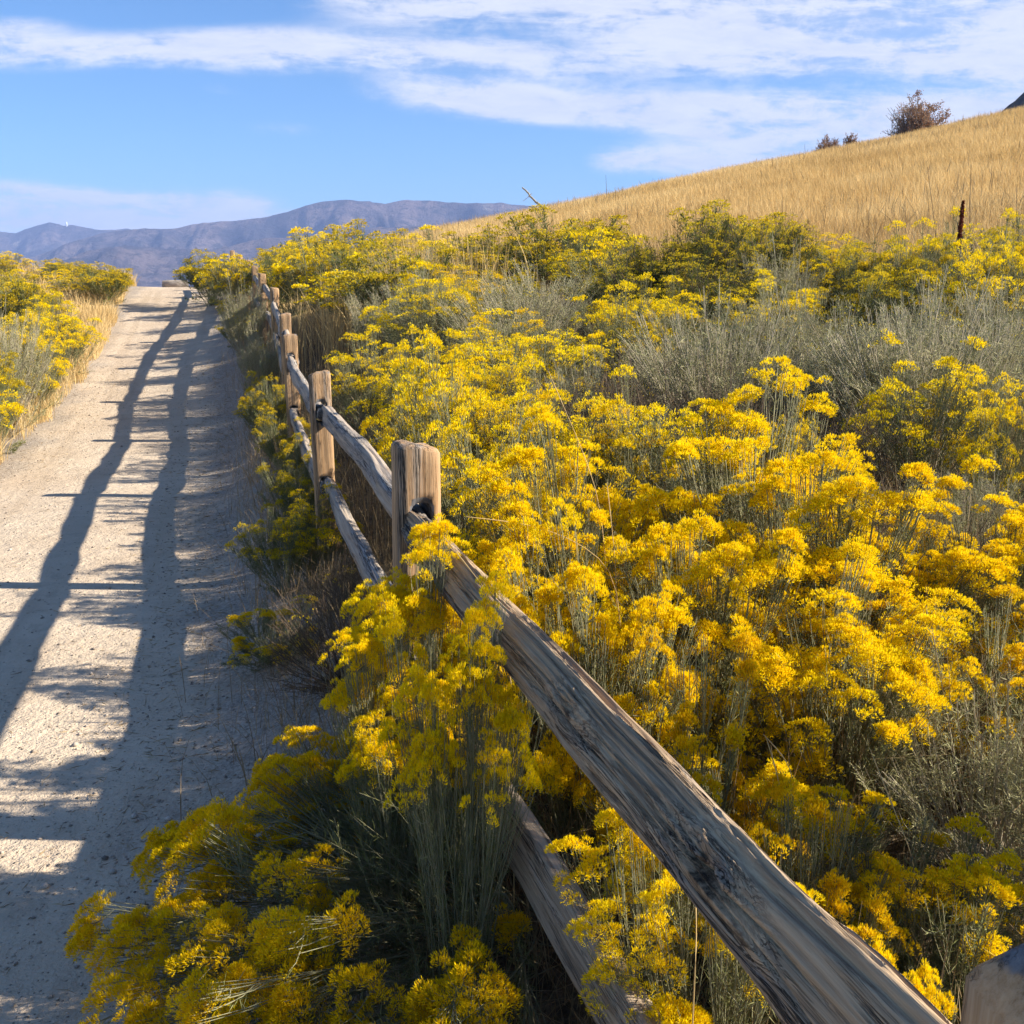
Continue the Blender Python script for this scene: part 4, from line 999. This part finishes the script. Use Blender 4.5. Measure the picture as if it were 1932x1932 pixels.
def rail_mesh(name, L, hgt, thk, rng, mats, wob=0.014, taper=0.35, hero=False):
    """split log rail: local x along, z up, y across; ends shaved thin to fit the mortises"""
    nx, ns = (420, 150) if hero == 2 else (150, 40) if hero else (44, 18)
    xs = np.linspace(0, L, nx); a = (np.arange(ns) + .5) / ns * 2 * np.pi
    sx, sy = rng.uniform(0, 60, 2)
    e = np.minimum(xs / (0.08 if hero == 2 else 0.30), (L - xs) / 0.30); sh = taper + (1 - taper) * _smooth01(e)          # shaved ends
    sh_t = 0.62 + 0.38 * _smooth01(e)
    if hero == 2: hgt = hgt * (1.03 - 0.16 * xs / L + 0.42 * _smooth01((0.52 - xs) / 0.45))
    h = hgt * sh * (1 + 0.22 * (fbm(xs * 1.7 + sx, xs * 0 + sy, 3) - .5) * 2)
    th = thk * sh_t * (1 + 0.18 * (fbm(xs * 2.1 + sy, xs * 0 + sx, 3) - .5) * 2)
    cz = (fbm(xs * 1.2 + 3 + sx, xs * 0 + 9 + sy, 3) - .5) * 2 * wob; cy = (fbm(xs * 1.1 + 31 + sx, xs * 0 + 4 + sy, 3) - .5) * 2 * wob
    fe = np.minimum(1, np.minimum(xs, L - xs) / 0.25); cz *= fe; cy *= fe
    p = 3.6
    rad = (np.abs(np.cos(a)) ** p + np.abs(np.sin(a)) ** p) ** (-1 / p)
    py = np.cos(a) * rad; pz = np.sin(a) * rad
    py = py * (1 - 0.16 * pz)                                   # a little wider at the bottom
    pz = pz + 0.10 * py                                         # split faces lean
    A, X = np.meshgrid(a, xs)
    groove = (vnoise(A * 9 + sx, X * 1.3 + sy) - .5) * 0.006 + (vnoise(A * 3 + sy, X * 2.2 + sx) - .5) * 0.010
    if hero: groove += (vnoise(A * 26 + 2 * sx, X * 1.8 + sy) - .5) * 0.0035 + (fbm(A * 4 + sx, X * 9 + sy, 3) - .5) * 0.004
    if hero == 2:                                              # open cracks, torn edge, raised knots
        for (a0, amp_, wd, dp, x0, x1, sd) in ((0.10, .35, .020, .013, .15, 1.9, 3), (-0.30, .30, .013, .010, .0, 1.5, 8), (0.42, .25, .012, .009, .7, 2.2, 14), (0.75, .22, .016, .011, .1, 1.2, 21), (-0.62, .2, .010, .007, .3, 2.0, 30), (0.25, .4, .009, .006, 0, 2.4, 37)):
            ac = a0 + (fbm(xs * 1.5 + sd, xs * 0 + sd, 4) - .5) * 2 * amp_
            win = _smooth01((xs - x0) / .25) * _smooth01((x1 - xs) / .25) * (0.35 + 0.65 * _smooth01((fbm(xs * 3 + sd, xs * 0, 2) - .35) * 5))
            groove -= dp * win[:, None] * np.exp(-((A - ac[:, None] + np.pi) % (2 * np.pi) - np.pi) ** 2 / (2 * (wd * 2.2) ** 2))
        tear = _smooth01((A - 0.95) / .25) * _smooth01((1.75 - A) / .25)
        groove += tear * ((fbm(A * 8, X * 6 + 3, 4) - .5) * .022 + (vnoise(A * 40, X * 3) - .5) * .006)
        for (kx, ka, kr, kh) in ((0.56, 0.0, .055, .016), (1.04, 0.05, .045, .014)):
            d2 = ((X - kx) / (kr * 1.5)) ** 2 + ((A - ka) * 0.055 / kr) ** 2
            groove += kh * np.exp(-d2) * (0.6 + 0.9 * (fbm(A * 14, X * 45, 3))) - kh * 1.5 * np.exp(-d2 * 9)
    Yv = py[None] * (th[:, None] / 2 + groove) + cy[:, None]; Zv = pz[None] * (h[:, None] / 2 + groove) + cz[:, None]
    V = np.stack([X, Yv, Zv], -1).reshape(-1, 3)
    idx = np.arange(nx * ns).reshape(nx, ns)
    q = np.stack([idx[:-1], np.roll(idx[:-1], -1, 1), np.roll(idx[1:], -1, 1), idx[1:]], -1).reshape(-1, 4)
    c0, c1 = len(V), len(V) + 1
    V = np.concatenate([V, [[0, cy[0], cz[0]], [L, cy[-1], cz[-1]]]])
    t0 = np.stack([np.roll(idx[0], -1), idx[0], np.full(ns, c0)], -1); t1 = np.stack([idx[-1], np.roll(idx[-1], -1), np.full(ns, c1)], -1)
    mi = np.concatenate([np.zeros(len(q)), np.ones(2 * ns)])
    return mesh_np(name, V, [q, np.concatenate([t0, t1])], mats, smooth=True, mat_idx=mi)

def build_fence():
    rng = np.random.RandomState(88)
    root = empty('split_rail_fence', (PT[1][0], PT[1][1], 0.16))
    bpy.context.view_layer.update()
    inv = Matrix.Translation(root.location).inverted()
    def child(o):
        o.parent = root; o.matrix_parent_inverse = inv
    H = 1.0
    joints = []
    for i, (x, y, zt) in enumerate(PT):
        d = (np.array(PT[min(i + 1, len(PT) - 1)]) - np.array(PT[max(i - 1, 0)])); ang = math.atan2(d[1], d[0])
        me = post_mesh('post', 0.118 if i else 0.128, H, rng, top='bevel' if i == 0 else 'flat', cap=0.014)
        o = link('post', me); o.location = (x, y, zt - H); o.rotation_euler = (rng.normal() * .012, rng.normal() * .012, ang + (0.10 if i in (1,) else rng.normal() * .06))
        bpy.context.view_layer.update()
        if i < 4: cut_holes(o, [(H - 0.218, 0.034, 0.060), (H - 0.640, 0.034, 0.055)], 0.0)
        child(o)
        if i == 0: o['label'] = 'cut-off post with bevelled grey top at the bottom right corner'
        if i == 1: o['label'] = 'square-topped tan post with a dark crack and mortise'
        joints.append((x, y, zt))
    # one more bay towards the viewer's right, behind the camera
    ext = [(0.435 + (0.435 - PT[1][0]) * 1.15, 0.70 - 2.35, PT[0][2])] + joints
    for i in range(len(ext) - 1):
        p0 = np.array(ext[i]); p1 = np.array(ext[i + 1])
        for k, dz in enumerate((-0.225, -0.645)):
            a, b = (p0 + (0, 0, dz)), (p1 + (0, 0, dz))
            v = b - a; L0 = np.linalg.norm(v); v = v / L0
            side = np.array([-v[1], v[0], 0]); side /= np.linalg.norm(side)
            off = (0.016 if i % 2 == 0 else -0.016)
            near_ = i == 1
            a2 = a - v * 0.09 - side * off; L = L0 + 0.18
            if near_:
                mats = [M_HERO if k == 0 else M_LOW, M_END]
            else: mats = [M_RAIL, M_END]
            me = rail_mesh('rail', L, 0.116 if near_ and k == 0 else 0.110, 0.068, rng, mats, wob=0.016 if near_ and k == 0 else 0.022 if i > 1 else .012, hero=(2 if near_ and k == 0 else 1 if near_ or i == 2 else 0), taper=0.62)
            o = link('rail', me)
            zx = Vector(v); yv = Vector(side); zv = zx.cross(yv)
            Mx = Matrix(((zx[0], yv[0], zv[0], a2[0]), (zx[1], yv[1], zv[1], a2[1]), (zx[2], yv[2], zv[2], a2[2]), (0, 0, 0, 1)))
            o.matrix_world = Mx @ Matrix.Rotation(0.30 if near_ and k == 0 else rng.normal() * 0.12, 4, 'X')
            bpy.context.view_layer.update(); child(o)
            if near_: o['label'] = 'thick knotty near top rail with bluish cracks' if k == 0 else 'smooth tan near lower rail'
    tag(root, 'long weathered split-rail fence climbing beside the path to the crest', 'fence')
# the near top rail runs from the cut-off post (local x = 0) to the square-topped post; knots on its left face (+y)
M_HERO = mat_wood('knotty_rail_wood', RAIL_C, STAIN, knots=((0.56, 0.046, 0.0, 0.040), (0.47, 0.046, -0.022, 0.020), (1.04, 0.046, 0.003, 0.030)), grey=0.38)
M_LOW = mat_wood('lower_rail_wood', ((0.27, 0.19, 0.125), (0.42, 0.32, 0.22), (0.50, 0.39, 0.28)), ((0.2, 0.17, 0.15), (0.34, 0.3, 0.26)), grey=0.25)
build_fence()

# ------------------------------------------------------------------ small things
def build_timber():
    """weathered timber lying across the path just past the crest"""
    x0, y0, _ = at(308, 538, 33.2); x1, y1, _ = at(352, 538, 33.0)
    rng = np.random.RandomState(9)
    me = rail_mesh('timber_beam', abs(x1 - x0), 0.26, 0.30, rng, [M_RAIL, M_END], wob=0.01, taper=0.9)
    o = link('timber_beam', me); o.location = (x0, y0, E + 0.06); o.rotation_euler = (0, 0, -0.12)
    tag(o, 'grey weathered timber beam lying across the path at the crest', 'beam')
build_timber()

def build_log():
    a = np.array(at(1030, 379, 50)); b = np.array(at(986, 354, 52))
    a[2] = float(G(a[0], a[1])) + 0.05
    n = 16; s = np.linspace(0, 1, n)[:, None]; Q = a * (1 - s) + b * s; Q += np.random.RandomState(2).normal(size=Q.shape) * 0.02
    V, q = tubes(Q[None], np.linspace(0.065, 0.035, n)[None], 8)
    root = link('fallen_trunk', mesh_np('fallen_trunk', V, [q], [M_STEM_S], smooth=True))
    segs = []
    for (u0, v0, u1, v1) in ((1003, 365, 994, 374), (994, 374, 986, 380), (1003, 365, 997, 372)):
        p, r = np.array(at(u0, v0, 51)), np.array(at(u1, v1, 51)); segs.append(np.stack([p * (1 - k) + r * k for k in np.linspace(0, 1, 5)]))
    V, q = tubes(np.array(segs), np.tile(np.linspace(.014, .008, 5), (3, 1)), 5)
    link('dead_limb', mesh_np('dead_limb', V, [q], [M_STEM_S], smooth=True), root)
    tag(root, 'bleached fallen tree trunk jutting from the hill skyline', 'dead trunk')
build_log()

M_BARK = mat_stem('grey_bark', (0.13, 0.11, 0.10), (0.24, 0.21, 0.19))
M_RUST = mat_leaf('rusty_leaf', (0.20, 0.105, 0.055), (0.32, 0.17, 0.085), (0.44, 0.27, 0.15))
def bare_tree(name, u0, u1, vtop, Y, label, seed, leafy=0.6, gap_left=True, cat='tree', group=None):
    rng = np.random.RandomState(seed)
    xa, _, _ = at(u0, vtop, Y); xb, _, zt = at(u1, vtop, Y)
    W = (xb - xa) / 2; xc = (xa + xb) / 2; base = float(G(xc, Y)) - 0.1; Hh = zt - base
    root = empty(name, (xc, Y, base))
    n = 110
    th = np.radians(86 * np.sqrt(rng.rand(n))); ph = rng.rand(n) * 6.283; k = rng.uniform(.55, 1.03, n) * (0.8 + 0.4 * vnoise(ph * 1.5 + seed, th * 3))
    tip = np.stack([np.sin(th) * np.cos(ph) * W, np.sin(th) * np.sin(ph) * W, (0.10 + 0.92 * np.cos(th) ** 0.7) * Hh], 1) * k[:, None]
    r0 = rng.normal(size=(n, 3)) * np.array([.12, .12, 0]) * W
    P = bez(r0, r0 + (tip - r0) * np.array([.5, .5, .5]) + rng.normal(size=(n, 3)) * .05 * W, tip, 7)
    V1, q1 = tubes(P, 0.028 * np.ones((n, 1)) * np.linspace(1, .3, 7)[None] * Hh / 2.5, 4)
    m = n * 9; ti = np.repeat(np.arange(n), 9); st = rng.uniform(2.2, 5.9, m); i0 = st.astype(int); f = (st - i0)[:, None]
    s0 = P[ti, i0] * (1 - f) + P[ti, np.minimum(i0 + 1, 6)] * f
    en = s0 + rng.normal(size=(m, 3)) * 0.13 * W + np.array([0, 0, .10 * Hh])
    T = bez(s0, (s0 + en) / 2 + rng.normal(size=(m, 3)) * .02 * W, en, 4)
    V2, q2 = tubes(T, np.full((m, 4), .010 * Hh / 2.5), 3)
    link('trunk', mesh_np('trunk', np.concatenate([V1, V2]), [np.concatenate([q1, q2 + len(V1)])], [M_BARK], smooth=True), root)
    nl = int(26000 * leafy); j = rng.randint(0, m, nl); w = rng.rand(nl)[:, None]
    lb = T[j, 1] * (1 - w) + T[j, 3] * w + rng.normal(size=(nl, 3)) * .03 * W
    if gap_left: keep = (lb[:, 0] > -0.32 * W + rng.normal(size=nl) * .22 * W) | (rng.rand(nl) < .10); lb = lb[keep]
    V, q, t = blades(lb, rng.normal(size=lb.shape), 0.085 * Hh / 2.5, 0.055 * Hh / 2.5, rng, .5)
    rn = np.repeat(rng.rand(len(lb)), 4)
    link('crown', mesh_np('crown', V, [q], [M_RUST], {'col': np.stack([t, rn, rn], 1)}), root)
    tag(root, label, cat, group)
bare_tree('scrub_oak', 1672, 1790, 182, 66, 'rusty half-bare scrub oak standing highest on the hill skyline', 5)
bare_tree('scrub_oak', 1536, 1592, 254, 64, 'small rusty scrub oak low on the skyline, left of the tiny one', 6, .5, False)
bare_tree('scrub_oak', 1592, 1622, 247, 65, 'tiny rusty scrub oak on the skyline between the two larger ones', 7, .5, False)

def build_back_ridge():
    """dark wooded ridge peeping over the golden hill at the right edge"""
    m, t, out = material('dark_ridge'); p = t.node('ShaderNodeNewGeometry').outputs['Position']
    n = t.noise(p, 0.35, 6, 0.7)
    finish(t, out, t.mix(t.smooth(n, .4, .65), (0.035, 0.028, 0.022), (0.13, 0.085, 0.055)), .95, n, 1.2, 1.0)
    nx, ny = 90, 40; Y = np.linspace(150, 300, ny)[:, None] * np.ones((1, nx))
    a = np.linspace(0.40, 0.95, nx)[None] * np.ones((ny, 1)); X = a * Y
    us = a * F * 1.0 + 966
    el0 = np.interp(a, [0.40, 0.44, 0.475, 0.52, 0.6, 0.95], [0.08, 0.145, 0.172, 0.205, 0.255, 0.36])
    k = (Y - 150) / 150; Z = E + el0 * 230 * (1 - np.abs(k - .53) * 1.6) + (fbm(X * .12, Y * .12, 5) - .5) * 9
    V = np.stack([X, Y, Z], -1).reshape(-1, 3); idx = np.arange(nx * ny).reshape(ny, nx)
    q = np.stack([idx[:-1, :-1], idx[:-1, 1:], idx[1:, 1:], idx[1:, :-1]], -1).reshape(-1, 4)
    tag(link('wooded_ridge', mesh_np('wooded_ridge', V, [q], [m], smooth=True)), kind='structure')
build_back_ridge()

def build_dock():
    """red-brown dock plant: spike of tiny seed clusters on a stalk"""
    x, y, z = at(1817, 380, 8.6); zb = float(G(x, y)); h = z - zb
    root = empty('dock_plant', (x, y, zb))
    m = mat_leaf('dock_seed', (0.11, 0.028, 0.016), (0.22, 0.055, 0.030), (0.34, 0.11, 0.055), .1)
    s = np.linspace(0, 1, 14); P = np.stack([0.02 * np.sin(s * 3), 0 * s, s * h], 1)
    V, q = tubes(P[None], np.linspace(.008, .003, 14)[None], 6)
    rng = np.random.RandomState(3)
    sb = []
    for k in range(10):
        z0 = h - rng.uniform(.2, .5); az = rng.rand() * 6.28; L = rng.uniform(.06, .12)
        sb.append(np.stack([np.array([math.cos(az) * .3 * L * w, math.sin(az) * .3 * L * w, z0 + L * w]) for w in np.linspace(0, 1, 5)]))
    V2, q2 = tubes(np.array(sb), np.full((10, 5), .003), 4)
    link('stem', mesh_np('stem', np.concatenate([V, V2]), [np.concatenate([q, q2 + len(V)])], [M_STEM_D], smooth=True), root)
    n = 1500; u = rng.rand(n) ** .8; zz = h - 0.36 + 0.36 * u; w = 0.024 * (1 - u) ** .45 * (0.15 + 1.25 * vnoise(zz * 30, zz * 0))
    az = rng.rand(n) * 6.28; b = np.stack([np.cos(az) * w * np.sqrt(rng.rand(n)), np.sin(az) * w * np.sqrt(rng.rand(n)), zz], 1)
    V, q, t = blades(b, rng.normal(size=(n, 3)), .016, .012, rng, .5); rn = np.repeat(rng.rand(n), 4)
    link('seed_head', mesh_np('seed_head', V, [q], [m], {'col': np.stack([t, rn, rn], 1)}), root)
    tag(root, 'dark red-brown dock spike sticking up before the golden hill', 'dock plant')
build_dock()

def build_gravel():
    """loose stones on the path and thicker along its sides"""
    rng = np.random.RandomState(31)
    n1, n2 = 5200, 4200
    y = np.concatenate([1.2 + 15 * rng.rand(n1) ** 1.6, 1.2 + 17 * rng.rand(n2) ** 1.5])
    s = np.concatenate([rng.uniform(-3.1, -.5, n1), np.where(rng.rand(n2) < .5, -.75 + rng.normal(size=n2) * .18, -2.9 + rng.normal(size=n2) * .25)])
    x = fence_x(y) + s; n = len(x)
    ico = np.array([(0, 0, 1), (.9, 0, .1), (.25, .85, .1), (-.75, .5, .1), (-.75, -.55, .1), (.3, -.85, .1), (0, 0, -.6)])
    f = [(0, 1, 2), (0, 2, 3), (0, 3, 4), (0, 4, 5), (0, 5, 1), (6, 2, 1), (6, 3, 2), (6, 4, 3), (6, 5, 4), (6, 1, 5)]
    r = rng.gamma(2.0, 0.0016, n) + 0.0018; r = np.minimum(r, .016)
    az = rng.rand(n) * 6.28; c, sn = np.cos(az), np.sin(az)
    P = ico[None] * (1 + rng.normal(size=(n, 7, 3)) * .18); P = P * r[:, None, None] * np.array([1.2, 1, .7])
    X = P[..., 0] * c[:, None] - P[..., 1] * sn[:, None]; Yv = P[..., 0] * sn[:, None] + P[..., 1] * c[:, None]
    V = np.stack([X + x[:, None], Yv + y[:, None], P[..., 2] + (G(x, y) + r * .25)[:, None]], -1).reshape(-1, 3)
    F_ = (np.array(f)[None] + (np.arange(n) * 7)[:, None, None]).reshape(-1, 3)
    m, t, out = material('gravel_stone'); tt, rn, cl = attr(t)
    finish(t, out, t.ramp(rn, [(0, (0.14, 0.115, 0.095)), (.5, (0.36, 0.29, 0.225)), (1, (0.55, 0.47, 0.39))]), .9)
    rv = np.repeat(rng.rand(n), 7)
    tag(link('gravel', mesh_np('gravel', V, [F_], [m], {'col': np.stack([rv, rv, rv], 1)})), 'loose gravel scattered on the path and along its edges', 'gravel', kind='stuff')
build_gravel()

def build_litter():
    rng = np.random.RandomState(57)
    n = 5200
    y = 1.0 + 17 * rng.rand(n) ** 1.6; s = np.where(rng.rand(n) < .82, -.62 - np.abs(rng.normal(size=n)) * .34, -2.95 + np.abs(rng.normal(size=n)) * .4)
    x = fence_x(y) + s; b = np.stack([x, y, G(x, y) + .004 + .006 * rng.rand(n)], 1)
    d = rng.normal(size=(n, 3)) * np.array([1, 1, .12])
    V, q, t_ = blades(b, d, rng.gamma(2, .014, n) + .008, .0026 + .0003 * y, rng, .5, bend=.1)
    rn = np.repeat(rng.rand(n), 4)
    tag(link('litter', mesh_np('litter', V, [q], [M_STRAW_B], {'col': np.stack([t_, rn, rn], 1)})), 'fallen twigs and dry leaf bits along the path edges', 'litter', kind='stuff')
build_litter()

def build_dome():
    x, y, z = at(125, 417, 4290)
    n = 16; a = np.arange(n) / n * 6.283; V = []; rings = [(3, -14), (3, 0), (2.8, 2), (2.2, 3.6), (1.2, 4.6)]
    for r, h in rings: V += [(math.cos(k) * r, math.sin(k) * r, h) for k in a]
    V.append((0, 0, 5)); idx = np.arange(n * 5).reshape(5, n)
    q = np.stack([idx[:-1], np.roll(idx[:-1], -1, 1), np.roll(idx[1:], -1, 1), idx[1:]], -1).reshape(-1, 4)
    tri = np.stack([idx[-1], np.roll(idx[-1], -1), np.full(n, n * 5)], -1)
    m, t, out = material('white_paint'); finish(t, out, (.8, .8, .8), .6)
    o = link('radar_dome', mesh_np('radar_dome', np.array(V, float), [q, tri], [m], smooth=True)); o.location = (x, y, z - 8)
    tag(o, 'tiny white dome on the pointed peak of the far range', 'dome')
build_dome()
print('plants', N_PLANTS[0])
